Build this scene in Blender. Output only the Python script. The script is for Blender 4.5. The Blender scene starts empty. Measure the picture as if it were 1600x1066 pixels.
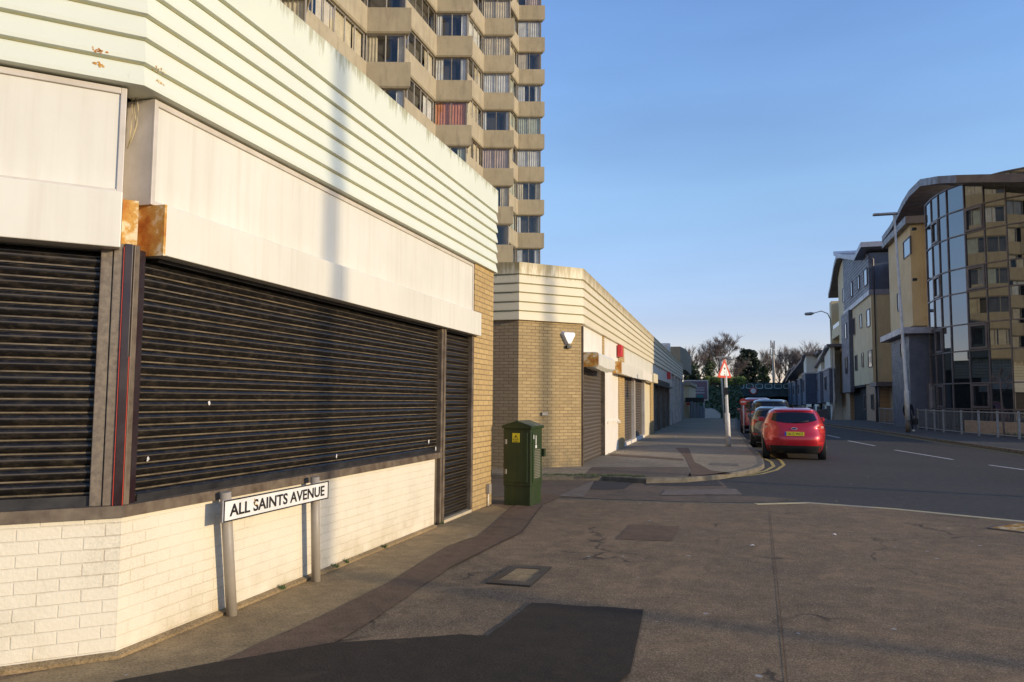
import bpy, bmesh, math, random
from mathutils import Vector, Matrix
R = math.radians
SC = bpy.context.scene
COL = SC.collection
# ------------------------------------------------------------------ camera
FPX = 1200.0; CAMZ = 1.65
PITCH = math.atan(92.7/FPX); ROLL = R(.4); YAW = math.atan(357/math.hypot(FPX, 92.7))
FW = Vector((-math.sin(YAW)*math.cos(PITCH), math.cos(YAW)*math.cos(PITCH), math.sin(PITCH)))
RT = Vector((math.cos(YAW), math.sin(YAW), 0)); UP = RT.cross(FW)
R2 = RT*math.cos(ROLL)+UP*math.sin(ROLL); U2 = UP*math.cos(ROLL)-RT*math.sin(ROLL)
cd = bpy.data.cameras.new('camera'); cam = bpy.data.objects.new('camera', cd); COL.objects.link(cam)
cam.matrix_world = Matrix(((R2.x, U2.x, -FW.x, 0), (R2.y, U2.y, -FW.y, 0), (R2.z, U2.z, -FW.z, CAMZ), (0, 0, 0, 1)))
cd.sensor_width = 36; cd.lens = FPX/1600*36; cd.clip_end = 4000; cd.clip_start = .05
SC.camera = cam
# ------------------------------------------------------------------ sky, sun, exposure
SUN = Vector((1, -.17, .215)).normalized()      # towards the sun
EL = math.asin(SUN.z)
w = bpy.data.worlds.new('World'); SC.world = w; w.use_nodes = True
nt = w.node_tree; bg = nt.nodes['Background']
sky = nt.nodes.new('ShaderNodeTexSky'); sky.sky_type = 'NISHITA'; sky.sun_disc = False
sky.sun_elevation = EL; sky.sun_rotation = math.atan2(SUN.x, SUN.y)
sky.altitude = 0; sky.air_density = 1.0; sky.dust_density = 0; sky.ozone_density = 3.0
tc_ = nt.nodes.new('ShaderNodeTexCoord'); sp_ = nt.nodes.new('ShaderNodeSeparateXYZ'); nt.links.new(tc_.outputs['Generated'], sp_.inputs[0])
rp_ = nt.nodes.new('ShaderNodeValToRGB'); e_ = rp_.color_ramp.elements; e_.new(.5); e_.new(.5); e_.new(.5)
for i, (p, c) in enumerate(((.02, (.72, .55, .63)), (.10, (.70, .55, .64)), (.26, (.92, .83, .83)), (.46, (.92, .90, 1.0)), (.8, (.88, .88, 1)))):
    e_[i].position = p; e_[i].color = (*c, 1)
nt.links.new(sp_.outputs[2], rp_.inputs[0])
nz_ = nt.nodes.new('ShaderNodeTexNoise'); mp_ = nt.nodes.new('ShaderNodeMapping'); mp_.inputs['Scale'].default_value = (1, 1, 5)
nt.links.new(tc_.outputs['Generated'], mp_.inputs[0]); nt.links.new(mp_.outputs[0], nz_.inputs['Vector']); nz_.inputs['Scale'].default_value = 2.2; nz_.inputs['Detail'].default_value = 5
mr_ = nt.nodes.new('ShaderNodeMapRange'); nt.links.new(nz_.outputs['Fac'], mr_.inputs[0]); mr_.inputs[1].default_value = .3; mr_.inputs[2].default_value = .75; mr_.inputs[3].default_value = 1.30; mr_.inputs[4].default_value = 1.52
v1_ = nt.nodes.new('ShaderNodeVectorMath'); v1_.operation = 'MULTIPLY'; nt.links.new(sky.outputs[0], v1_.inputs[0]); nt.links.new(rp_.outputs[0], v1_.inputs[1])
v2_ = nt.nodes.new('ShaderNodeVectorMath'); v2_.operation = 'SCALE'; nt.links.new(v1_.outputs[0], v2_.inputs[0]); nt.links.new(mr_.outputs[0], v2_.inputs['Scale'])
nt.links.new(v2_.outputs[0], bg.inputs[0]); bg.inputs[1].default_value = .15
sl = bpy.data.lights.new('sun', 'SUN'); sl.energy = 2.7; sl.angle = R(.53); sl.color = (1, .80, .53)
so = bpy.data.objects.new('sun', sl); COL.objects.link(so); so.rotation_euler = SUN.to_track_quat('Z', 'Y').to_euler()
so.location = (30, -10, 30)
SC.view_settings.view_transform = 'Standard'; SC.view_settings.look = 'None'
SC.view_settings.exposure = .62; SC.view_settings.gamma = 1
# ------------------------------------------------------------------ pixel rays (1600 x 1066) onto real planes
C0 = Vector((0, 0, CAMZ))
def ray(x, y): return FW*FPX + R2*(x-800) + U2*(533-y)
def gz(x, y, z=.1):
    d = ray(x, y); return C0 + d*((z-CAMZ)/d.z)
def onX(x, y, X):
    d = ray(x, y); return C0 + d*(X/d.x)
def onY(x, y, Y):
    d = ray(x, y); return C0 + d*(Y/d.y)
def onP(x, y, o, n):
    d = ray(x, y); return C0 + d*((Vector(o)-C0).dot(Vector(n))/d.dot(Vector(n)))
def dep(x, y, d): return C0 + ray(x, y)*(d/FPX)
def gh(y):                                     # the street dips towards the bridge
    return 0 if y < 75 else -min(1.8, (y-75)*.03)
# ------------------------------------------------------------------ mesh builder
class Frame:
    def __init__(s, o, d):
        s.o = Vector((o[0], o[1], 0)); s.d = Vector((d[0], d[1], 0)).normalized(); s.n = Vector((s.d.y, -s.d.x, 0))
    def __call__(s, u, v, z): return s.o + s.d*u + s.n*v + Vector((0, 0, z))
    def hit(s, x, y, v=0):
        p = onP(x, y, s.o+s.n*v, s.n); q = p-s.o
        return q.dot(s.d), p.z
class MB:
    def __init__(s, f=None): s.v = []; s.f = []; s.m = []; s.fr = f; s.sm = []
    def P(s, p):
        return Vector(s.fr(*p)) if s.fr else Vector(p)
    def add(s, vs, fs, mi=0, smooth=False):
        b = len(s.v); s.v += [s.P(p) for p in vs]
        for f in fs: s.f.append([b+i for i in f]); s.m.append(mi); s.sm.append(smooth)
        return s
    def box(s, a, b, mi=0):
        (x0, y0, z0), (x1, y1, z1) = a, b
        vs = [(x0, y0, z0), (x1, y0, z0), (x1, y1, z0), (x0, y1, z0), (x0, y0, z1), (x1, y0, z1), (x1, y1, z1), (x0, y1, z1)]
        return s.add(vs, [(0, 3, 2, 1), (4, 5, 6, 7), (0, 1, 5, 4), (1, 2, 6, 5), (2, 3, 7, 6), (3, 0, 4, 7)], mi)
    def quad(s, *p, mi=0): return s.add(p, [tuple(range(len(p)))], mi)
    def prism(s, poly, z0, z1, mi=0):          # poly: (x, y) list
        n = len(poly)
        g0 = z0 if callable(z0) else (lambda x, y: z0); g1 = z1 if callable(z1) else (lambda x, y: z1)
        vs = [(x, y, g0(x, y)) for x, y in poly]+[(x, y, g1(x, y)) for x, y in poly]
        return s.add(vs, [tuple(range(n))[::-1], tuple(range(n, 2*n))]+[(i, (i+1) % n, n+(i+1) % n, n+i) for i in range(n)], mi)
    def tube(s, pts, r, n=8, mi=0, caps=True, smooth=True):
        pts = [Vector(p) for p in pts]; rs = r if isinstance(r, (list, tuple)) else [r]*len(pts)
        vs = []; 
        for i, p in enumerate(pts):
            t = (pts[min(i+1, len(pts)-1)]-pts[max(i-1, 0)]).normalized()
            a = t.cross(Vector((0, 0, 1)))
            if a.length < 1e-3: a = Vector((1, 0, 0))
            a.normalize(); b = t.cross(a)
            for k in range(n):
                th = 2*math.pi*k/n; vs.append(p+(a*math.cos(th)+b*math.sin(th))*rs[i])
        fs = [(i*n+k, i*n+(k+1) % n, (i+1)*n+(k+1) % n, (i+1)*n+k) for i in range(len(pts)-1) for k in range(n)]
        b0 = len(s.v)
        s.add(vs, fs, mi, smooth)
        if caps:
            s.f += [[b0+k for k in range(n)][::-1], [b0+(len(pts)-1)*n+k for k in range(n)]]; s.m += [mi, mi]; s.sm += [False, False]
        return s
    def grid(s, rows, mi=0, smooth=True, close=False):
        n = len(rows[0]); vs = [p for r in rows for p in r]
        fs = [(i*n+j, i*n+(j+1) % n, (i+1)*n+(j+1) % n, (i+1)*n+j) for i in range(len(rows)-1) for j in range(n if close else n-1)]
        return s.add(vs, fs, mi, smooth)
    def sweep(s, path, prof, mi=0, closed=True, caps=True):   # path (x,y) list; prof (v,z) list, v to the right of travel
        P = [Vector((a, b, 0)) for a, b in path]; n = len(P); rows = []
        for i in range(n):
            d1 = (P[i]-P[i-1]).normalized() if i else (P[1]-P[0]).normalized()
            d2 = (P[i+1]-P[i]).normalized() if i < n-1 else d1
            n1 = Vector((d1.y, -d1.x, 0)); n2 = Vector((d2.y, -d2.x, 0)); m = n1+n2
            m = m/(m.dot(n1)) if m.length > 1e-4 else n1
            rows.append([P[i]+m*v+Vector((0, 0, z)) for v, z in prof])
        k = len(prof); b0 = len(s.v); s.grid(rows, mi, False, closed)
        if caps and closed:
            s.f += [[b0+j for j in range(k)], [b0+(n-1)*k+j for j in range(k)][::-1]]; s.m += [mi, mi]; s.sm += [False, False]
        return s
    def build(s, name, mats, parent=None, org=None, bevel=0, fix=True):
        me = bpy.data.meshes.new(name)
        o = bpy.data.objects.new(name, me); COL.objects.link(o)
        if parent is not None:
            base = WL[parent]; o.parent = parent; WL[o] = base; o.location = (0, 0, 0)
        else:
            base = Vector(org) if org is not None else Vector((0, 0, 0)); WL[o] = base; o.location = base
        me.from_pydata([tuple(v-base) for v in s.v], [], s.f)
        for m in (mats if isinstance(mats, (list, tuple)) else [mats]): me.materials.append(m)
        me.polygons.foreach_set('material_index', s.m); me.polygons.foreach_set('use_smooth', s.sm)
        if fix:
            bm = bmesh.new(); bm.from_mesh(me); bmesh.ops.recalc_face_normals(bm, faces=bm.faces); bm.to_mesh(me); bm.free()
        me.update()
        if bevel:
            b = o.modifiers.new('bevel', 'BEVEL'); b.width = bevel; b.segments = 2; b.limit_method = 'ANGLE'
        return o
WL = {}
def tag(o, label=None, cat=None, group=None, kind=None):
    if label: o['label'] = label
    if cat: o['category'] = cat
    if group: o['group'] = group
    if kind: o['kind'] = kind
    return o
def empty(name, loc, label, cat, group=None):
    o = bpy.data.objects.new(name, None); COL.objects.link(o); o.location = loc; WL[o] = Vector(loc)
    o.empty_display_size = .2
    return tag(o, label, cat, group)
def copy_tree(o, loc, label, group, rz=0, name=None):
    def cp(a, par):
        c = a.copy(); COL.objects.link(c)
        if par: c.parent = par
        for ch in [x for x in SC.objects if x.parent == a and x not in seen]:
            seen.add(ch); cp(ch, c)
        return c
    seen = set(); c = cp(o, None); c.location = loc; c.rotation_euler.z = rz; c['label'] = label; c['group'] = group
    return c
# ------------------------------------------------------------------ materials
def newmat(name):
    m = bpy.data.materials.new(name); m.use_nodes = True; n = m.node_tree.nodes; return m, n, m.node_tree.links, n['Principled BSDF']
def nz(n, l, vec, scale, detail=4, rough=.55, dist=0):
    t = n.new('ShaderNodeTexNoise'); t.inputs['Scale'].default_value = scale; t.inputs['Detail'].default_value = detail
    t.inputs['Roughness'].default_value = rough; t.inputs['Distortion'].default_value = dist
    if vec is not None: l.new(vec, t.inputs['Vector'])
    return t.outputs['Fac']
def ramp(n, l, fac, stops):
    r = n.new('ShaderNodeValToRGB'); e = r.color_ramp.elements
    while len(e) < len(stops): e.new(.5)
    for i, (p, c) in enumerate(stops): e[i].position = p; e[i].color = (c, c, c, 1) if not isinstance(c, tuple) else (*c, 1)
    l.new(fac, r.inputs[0]); return r.outputs[0]
def mixc(n, l, fac, a, b, mode='MIX'):
    m = n.new('ShaderNodeMix'); m.data_type = 'RGBA'; m.blend_type = mode
    for s, k in ((fac, 0), (a, 6), (b, 7)):
        if isinstance(s, (int, float)): m.inputs[k].default_value = s
        elif isinstance(s, tuple): m.inputs[k].default_value = (*s, 1)
        else: l.new(s, m.inputs[k])
    return m.outputs[2]
def coords(n, l, sc=(1, 1, 1), which='Object'):
    t = n.new('ShaderNodeTexCoord'); mp = n.new('ShaderNodeMapping'); mp.inputs['Scale'].default_value = sc
    l.new(t.outputs[which], mp.inputs[0]); return mp.outputs[0]
def bump(n, l, h, st, dist, b):
    u = n.new('ShaderNodeBump'); u.inputs['Strength'].default_value = st; u.inputs['Distance'].default_value = dist
    l.new(h, u.inputs['Height']); l.new(u.outputs[0], b.inputs['Normal']); return u
def pm(name, c, c2=None, sc=3, rough=.6, metal=0, bs=0, bscale=60, bd=.004, stretch=(1, 1, 1), lo=.35, hi=.65, rv=.1, streak=None, spots=None):
    m, n, l, b = newmat(name); v = coords(n, l, stretch)
    f = ramp(n, l, nz(n, l, v, sc, 6, .6), [(lo, 0), (hi, 1)])
    col = mixc(n, l, f, c, c2 or tuple(x*.8 for x in c))
    if streak:
        v2 = coords(n, l, (7, 7, .35)); f2 = ramp(n, l, nz(n, l, v2, 1.6, 5, .6), [(.48, 0), (.75, streak[1])])
        col = mixc(n, l, f2, col, streak[0])
    if spots:
        col = mixc(n, l, ramp(n, l, nz(n, l, coords(n, l), 11, 6, .8), [(.68, 0), (.76, .6)]), col, spots)
    l.new(col, b.inputs['Base Color'])
    b.inputs['Roughness'].default_value = rough; b.inputs['Metallic'].default_value = metal
    if rv:
        rr = n.new('ShaderNodeMapRange'); l.new(f, rr.inputs[0]); rr.inputs[3].default_value = max(rough-rv, .03); rr.inputs[4].default_value = min(1, rough+rv)
        l.new(rr.outputs[0], b.inputs['Roughness'])
    if bs: bump(n, l, nz(n, l, coords(n, l), bscale, 5), bs, bd, b)
    return m
def brick(name, c1, c2, mortar, d, paint=0, bw=.225, rh=.075, bs=.6, ms=.012, dirt=(.12, .09, .05), dirtz=None, mort_mix=1.0):
    m, n, l, b = newmat(name)
    t = n.new('ShaderNodeTexCoord')
    dt = n.new('ShaderNodeVectorMath'); dt.operation = 'DOT_PRODUCT'; l.new(t.outputs['Object'], dt.inputs[0]); dt.inputs[1].default_value = (d[0], d[1], 0)
    sx = n.new('ShaderNodeSeparateXYZ'); l.new(t.outputs['Object'], sx.inputs[0])
    cb = n.new('ShaderNodeCombineXYZ'); l.new(dt.outputs['Value'], cb.inputs[0]); l.new(sx.outputs[2], cb.inputs[1])
    wob = n.new('ShaderNodeTexNoise'); wob.inputs['Scale'].default_value = 9; l.new(cb.outputs[0], wob.inputs['Vector'])
    ad = n.new('ShaderNodeVectorMath'); ad.operation = 'MULTIPLY_ADD'; l.new(wob.outputs['Color'], ad.inputs[0]); ad.inputs[1].default_value = (.008, .008, 0); l.new(cb.outputs[0], ad.inputs[2])
    bt = n.new('ShaderNodeTexBrick'); l.new(ad.outputs[0], bt.inputs['Vector']); bt.inputs['Scale'].default_value = 1
    bt.inputs['Brick Width'].default_value = bw; bt.inputs['Row Height'].default_value = rh; bt.inputs['Mortar Size'].default_value = ms*.5
    bt.inputs['Mortar Smooth'].default_value = .6 if paint else .3
    bt.inputs['Color1'].default_value = (*c1, 1); bt.inputs['Color2'].default_value = (*c2, 1); bt.inputs['Mortar'].default_value = (*mortar, 1)
    obj = coords(n, l)
    f = ramp(n, l, nz(n, l, obj, 2.2, 7, .65), [(.4, 0), (.75, .55)])
    col = mixc(n, l, f, bt.outputs['Color'], tuple(x*.82 for x in c1))
    fine = ramp(n, l, nz(n, l, obj, 70, 3), [(.35, .8), (.65, 1.08)])
    col = mixc(n, l, .6, col, fine, 'MULTIPLY')
    if dirtz is not None:                       # rising damp and road dirt at the foot of the wall
        mr = n.new('ShaderNodeMapRange'); l.new(sx.outputs[2], mr.inputs[0]); mr.inputs[1].default_value = dirtz[0]; mr.inputs[2].default_value = dirtz[1]; mr.inputs[3].default_value = 1; mr.inputs[4].default_value = 0
        mu = n.new('ShaderNodeMath'); mu.operation = 'MULTIPLY'; l.new(mr.outputs[0], mu.inputs[0]); l.new(ramp(n, l, nz(n, l, obj, 5, 6), [(.3, .1), (.7, .9)]), mu.inputs[1])
        col = mixc(n, l, mu.outputs[0], col, dirt)
    if paint:
        gate = ramp(n, l, nz(n, l, obj, 1.7, 4, .6), [(.42, .85), (.60, .05)])
        col = mixc(n, l, gate, col, tuple(x*1.0 for x in c1))
    if paint:                                   # grime spots and scuffs on the paint
        sp = ramp(n, l, nz(n, l, obj, 26, 4, .7), [(.70, 0), (.78, .6)])
        col = mixc(n, l, sp, col, (.32, .26, .17))
    l.new(col, b.inputs['Base Color']); b.inputs['Roughness'].default_value = .45 if paint else .9
    hh = n.new('ShaderNodeMath'); hh.operation = 'MULTIPLY_ADD'; l.new(bt.outputs['Fac'], hh.inputs[0]); hh.inputs[1].default_value = -1
    l.new(nz(n, l, obj, 40, 6, .6), hh.inputs[2])
    bump(n, l, hh.outputs[0], bs, .006, b)
    return m
M = {}
def ground_mat(name, base, spec, patch, sc=.45, bs=.5, spots=.0, tint=None, cracks=0):
    m, n, l, b = newmat(name); v = coords(n, l)
    big = ramp(n, l, nz(n, l, v, sc, 6, .6, .4), [(.3, 0), (.7, 1)])
    col = mixc(n, l, big, base, patch)
    ag = ramp(n, l, nz(n, l, v, 88, 4, .8), [(.46, 0), (.62, .35), (.70, 1)])
    col = mixc(n, l, ag, col, spec)
    dk = ramp(n, l, nz(n, l, v, 52, 4, .8), [(.36, .45), (.52, 1)])
    col = mixc(n, l, .8, col, dk, 'MULTIPLY')
    mid = ramp(n, l, nz(n, l, v, 6, 5, .7), [(.3, .68), (.7, 1.22)])
    col = mixc(n, l, .9, col, mid, 'MULTIPLY')
    if tint:
        tf = ramp(n, l, nz(n, l, v, 1.3, 6, .6, 1.5), [(.55, 0), (.7, .6)])
        col = mixc(n, l, tf, col, tint)
    if cracks:
        vo = n.new('ShaderNodeTexVoronoi'); vo.feature = 'DISTANCE_TO_EDGE'; vo.inputs['Scale'].default_value = cracks
        dv = n.new('ShaderNodeVectorMath'); dv.operation = 'MULTIPLY_ADD'; wn = n.new('ShaderNodeTexNoise'); wn.inputs['Scale'].default_value = 4
        l.new(v, wn.inputs['Vector']); l.new(wn.outputs['Color'], dv.inputs[0]); dv.inputs[1].default_value = (.5, .5, 0); l.new(v, dv.inputs[2]); l.new(dv.outputs[0], vo.inputs['Vector'])
        ck = ramp(n, l, vo.outputs['Distance'], [(.004, .7), (.012, 0)])
        gate = ramp(n, l, nz(n, l, v, .9, 2), [(.52, 0), (.6, 1)])
        mm = n.new('ShaderNodeMath'); mm.operation = 'MULTIPLY'; l.new(ck, mm.inputs[0]); l.new(gate, mm.inputs[1])
        col = mixc(n, l, mm.outputs[0], col, (.02, .018, .015))
    if spots:                                   # trodden chewing gum and litter specks
        vo = n.new('ShaderNodeTexVoronoi'); vo.inputs['Scale'].default_value = 3.3; l.new(v, vo.inputs['Vector'])
        ls = n.new('ShaderNodeMath'); ls.operation = 'LESS_THAN'; l.new(vo.outputs['Distance'], ls.inputs[0]); ls.inputs[1].default_value = .075
        sp = n.new('ShaderNodeSeparateColor'); l.new(vo.outputs['Color'], sp.inputs[0])
        g2 = n.new('ShaderNodeMath'); g2.operation = 'LESS_THAN'; l.new(sp.outputs[0], g2.inputs[0]); g2.inputs[1].default_value = spots
        mm = n.new('ShaderNodeMath'); mm.operation = 'MULTIPLY'; l.new(ls.outputs[0], mm.inputs[0]); l.new(g2.outputs[0], mm.inputs[1])
        col = mixc(n, l, mm.outputs[0], col, (.34, .32, .3))
    l.new(col, b.inputs['Base Color']); b.inputs['Roughness'].default_value = .85; b.inputs['Specular IOR Level'].default_value = .3
    bump(n, l, nz(n, l, v, 85, 4, .75), bs, .006, b)
    return m
M['pave'] = ground_mat('near_pavement', (.225, .140, .072), (.70, .55, .36), (.100, .067, .039), spots=.28, tint=(.31, .205, .11), cracks=.5)
M['pave2'] = ground_mat('far_pavement', (.33, .265, .175), (.5, .43, .32), (.21, .165, .11), spots=.1)
M['pave3'] = ground_mat('right_pavement', (.10, .095, .09), (.2, .19, .18), (.08, .075, .07))
M['wallpave'] = ground_mat('wall_side_pavement', (.35, .245, .115), (.55, .43, .27), (.21, .145, .07), sc=1.5, spots=.2)
M['trench'] = ground_mat('trench_tarmac', (.165, .100, .058), (.34, .24, .16), (.115, .072, .042), sc=1.2)
M['newtar'] = ground_mat('new_tarmac', (.040, .027, .016), (.12, .09, .06), (.026, .018, .011), sc=1.4, tint=(.085, .06, .038))
M['road'] = ground_mat('road_asphalt', (.062, .057, .052), (.20, .18, .16), (.040, .037, .035), sc=.25, spots=.06)
M['sideroad'] = ground_mat('side_road', (.17, .12, .08), (.32, .26, .19), (.09, .068, .052), sc=.8, tint=(.17, .13, .1), cracks=1.5)
M['patchlight'] = ground_mat('light_patch', (.20, .16, .125), (.3, .26, .22), (.15, .12, .1), sc=1.5)
M['patchdark'] = ground_mat('dark_patch', (.055, .05, .047), (.1, .09, .08), (.045, .04, .04), sc=1.5)
M['earth'] = ground_mat('earth', (.11, .10, .07), (.16, .15, .11), (.07, .08, .04))
M['grass'] = pm('grass', (.07, .11, .03), (.04, .07, .02), 8, .9)
M['kerb'] = pm('kerb_stone', (.17, .145, .105), (.10, .085, .06), 5, .85, bs=.4)
M['yellow'] = pm('yellow_road_paint', (.50, .36, .09), (.24, .19, .09), 9, .8, lo=.4, hi=.7)
M['palepaint'] = pm('worn_kerb_paint', (.50, .42, .22), (.34, .31, .26), 4, .8)
M['whitepaint'] = pm('white_road_paint', (.62, .62, .6), (.3, .3, .3), 12, .8, lo=.45, hi=.75)
M['wbrickA'] = brick('painted_brick_front', (.74, .67, .52), (.71, .64, .50), (.62, .54, .38), (0, 1), 1, bs=.45, dirtz=(.08, .40), dirt=(.45, .36, .2))
M['wbrickB'] = brick('painted_brick_corner', (.72, .66, .52), (.69, .63, .49), (.58, .50, .36), (.7071, .7071), 1, bs=.6, dirtz=(.08, .40), dirt=(.45, .36, .2))
M['tanbrick'] = brick('tan_brick', (.52, .36, .15), (.42, .285, .115), (.20, .14, .07), (0, 1), ms=.016, dirtz=(.1, .7), dirt=(.28, .2, .1))
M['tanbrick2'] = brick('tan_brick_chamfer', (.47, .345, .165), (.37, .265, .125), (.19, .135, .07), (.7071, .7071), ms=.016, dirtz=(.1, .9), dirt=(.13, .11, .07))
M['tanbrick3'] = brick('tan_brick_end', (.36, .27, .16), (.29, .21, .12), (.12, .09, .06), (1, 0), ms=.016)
M['farbrick'] = brick('multi_brick', (.62, .44, .26), (.48, .31, .18), (.5, .42, .33), (0, 1), ms=.014)
def cladmat(name, c, c2, stain, zr):
    m, n, l, b = newmat(name); v = coords(n, l)
    f = ramp(n, l, nz(n, l, v, 1.1, 6, .6), [(.3, 0), (.7, 1)]); col = mixc(n, l, f, c, c2)
    t = n.new('ShaderNodeTexCoord'); sx = n.new('ShaderNodeSeparateXYZ'); l.new(t.outputs['Object'], sx.inputs[0])
    mr = n.new('ShaderNodeMapRange'); l.new(sx.outputs[2], mr.inputs[0]); mr.inputs[1].default_value = zr[0]; mr.inputs[2].default_value = zr[1]
    v2 = coords(n, l, (5, 5, .8)); s = nz(n, l, v2, 2.2, 7, .7)
    a = n.new('ShaderNodeMath'); a.operation = 'MULTIPLY_ADD'; l.new(mr.outputs[0], a.inputs[0]); a.inputs[1].default_value = zr[2]; l.new(s, a.inputs[2])
    g = ramp(n, l, a.outputs[0], [(.66, 0), (.76, .5), (.9, .95)])
    col = mixc(n, l, g, col, stain)
    sp = ramp(n, l, nz(n, l, v, 18, 4, .75), [(.73, 0), (.79, .8)])
    col = mixc(n, l, sp, col, (.33, .28, .14))
    l.new(col, b.inputs['Base Color']); b.inputs['Roughness'].default_value = .5
    bump(n, l, nz(n, l, coords(n, l, (1, 1, 3)), 4, 4), .25, .006, b); return m
M['cladA'] = cladmat('painted_boards', (.68, .71, .59), (.63, .66, .55), (.30, .28, .12), (4.68, 4.893, .27))
M['cladB'] = cladmat('cream_boards', (.70, .62, .43), (.64, .56, .38), (.30, .23, .09), (4.3, 4.85, .38))
M['groove'] = pm('board_edge', (.22, .25, .14), (.34, .29, .13), 6, .8)
M['white'] = pm('white_sheet', (.71, .69, .60), (.64, .62, .53), .9, .45, rv=.05, streak=((.52, .47, .36), .4), spots=(.45, .38, .26), bs=.15, bscale=3, bd=.01)
M['white2'] = pm('white_render', (.82, .78, .70), (.72, .67, .58), 1.2, .5, streak=((.55, .47, .32), .5))
M['alu'] = pm('painted_frame', (.62, .57, .50), (.5, .45, .38), 4, .4)
M['green'] = pm('green_board', (.02, .16, .05), (.015, .11, .04), 3, .5)
def rustm():
    m, n, l, b = newmat('rusted_steel'); v = coords(n, l)
    f = ramp(n, l, nz(n, l, v, 5, 8, .7), [(.44, (.72, .58, .36)), (.5, (.55, .30, .06)), (.62, (.42, .15, .02)), (.75, (.2, .07, .02))])
    l.new(f, b.inputs['Base Color']); b.inputs['Roughness'].default_value = .8; bump(n, l, nz(n, l, v, 50, 5), .5, .004, b); return m
M['rust'] = rustm()
M['brownframe'] = pm('brown_frame', (.085, .06, .04), (.16, .12, .08), 9, .5, streak=((.18, .15, .1), .6))
M['redframe'] = pm('dark_red_frame', (.022, .010, .012), (.03, .02, .02), 4, .3)
M['steelframe'] = pm('weathered_rail', (.21, .17, .12), (.13, .105, .08), 30, .55, metal=.2, streak=((.1, .06, .04), .6))
def shutm(name, c, dust_sheen, rough, amt, pitch, z0):
    """roller shutter paint: worn dusty slats, scuffs, sunlit bead line and sheen painted in"""
    m, n, l, b = newmat(name); v = coords(n, l, (3, 3, 7))
    t = n.new('ShaderNodeTexCoord'); sx = n.new('ShaderNodeSeparateXYZ'); l.new(t.outputs['Object'], sx.inputs[0])
    f = ramp(n, l, nz(n, l, v, 3, 8, .8), [(.50-amt, 0), (.78-amt, .45)])
    col = mixc(n, l, f, c, tuple(x*.55 for x in dust_sheen))
    a = n.new('ShaderNodeMath'); a.operation = 'SUBTRACT'; l.new(sx.outputs[2], a.inputs[0]); a.inputs[1].default_value = z0
    d = n.new('ShaderNodeMath'); d.operation = 'DIVIDE'; l.new(a.outputs[0], d.inputs[0]); d.inputs[1].default_value = pitch
    fr = n.new('ShaderNodeMath'); fr.operation = 'FRACT'; l.new(d.outputs[0], fr.inputs[0])
    bead = ramp(n, l, fr.outputs[0], [(.86, 0), (.89, 1), (.985, 1), (1.0, 0)])  # sunlit line along each bead, painted in together with dusty wear
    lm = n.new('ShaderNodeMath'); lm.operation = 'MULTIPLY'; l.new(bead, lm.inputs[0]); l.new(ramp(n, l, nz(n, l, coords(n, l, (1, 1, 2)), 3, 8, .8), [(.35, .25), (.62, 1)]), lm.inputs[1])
    col = mixc(n, l, lm.outputs[0], col, dust_sheen)
    mid = ramp(n, l, fr.outputs[0], [(.44, 0), (.47, .7), (.52, .7), (.55, 0)])  # sheen across the slat middle, painted as a dim line
    col = mixc(n, l, mid, col, tuple(x*.45 for x in dust_sheen))
    sc = ramp(n, l, nz(n, l, coords(n, l), 30, 5, .85), [(.70, 0), (.75, .6)])
    col = mixc(n, l, sc, col, (.30, .26, .21))
    l.new(col, b.inputs['Base Color']); b.inputs['Specular IOR Level'].default_value = .35
    rr = n.new('ShaderNodeMapRange'); l.new(f, rr.inputs[0]); rr.inputs[3].default_value = rough; rr.inputs[4].default_value = .8; l.new(rr.outputs[0], b.inputs['Roughness'])
    return m
M['shutA'] = shutm('black_shutter', (.007, .006, .0055), (.20, .155, .095), .30, .02, .0805, 1.0)
M['shutB'] = shutm('grey_shutter', (.085, .07, .055), (.20, .16, .11), .5, .0, .1, .1)
def concm(name, a, b_, c):
    m, n, l, b = newmat(name); v = coords(n, l)
    f = ramp(n, l, nz(n, l, v, .9, 8, .65), [(.3, 0), (.7, 1)]); col = mixc(n, l, f, a, b_)
    f2 = ramp(n, l, nz(n, l, coords(n, l, (2, 2, .35)), 1.5, 6, .7), [(.5, 0), (.72, .55)]); col = mixc(n, l, f2, col, c)
    f3 = ramp(n, l, nz(n, l, v, 35, 3), [(.3, .85), (.7, 1.1)]); col = mixc(n, l, .6, col, f3, 'MULTIPLY')
    l.new(col, b.inputs['Base Color']); b.inputs['Roughness'].default_value = .9; bump(n, l, nz(n, l, v, 30, 5), .5, .01, b); return m
M['conc'] = concm('exposed_concrete', (.43, .37, .25), (.34, .29, .195), (.18, .15, .105))
M['conc2'] = concm('pale_concrete', (.50, .41, .27), (.40, .33, .22), (.2, .17, .12))
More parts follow.
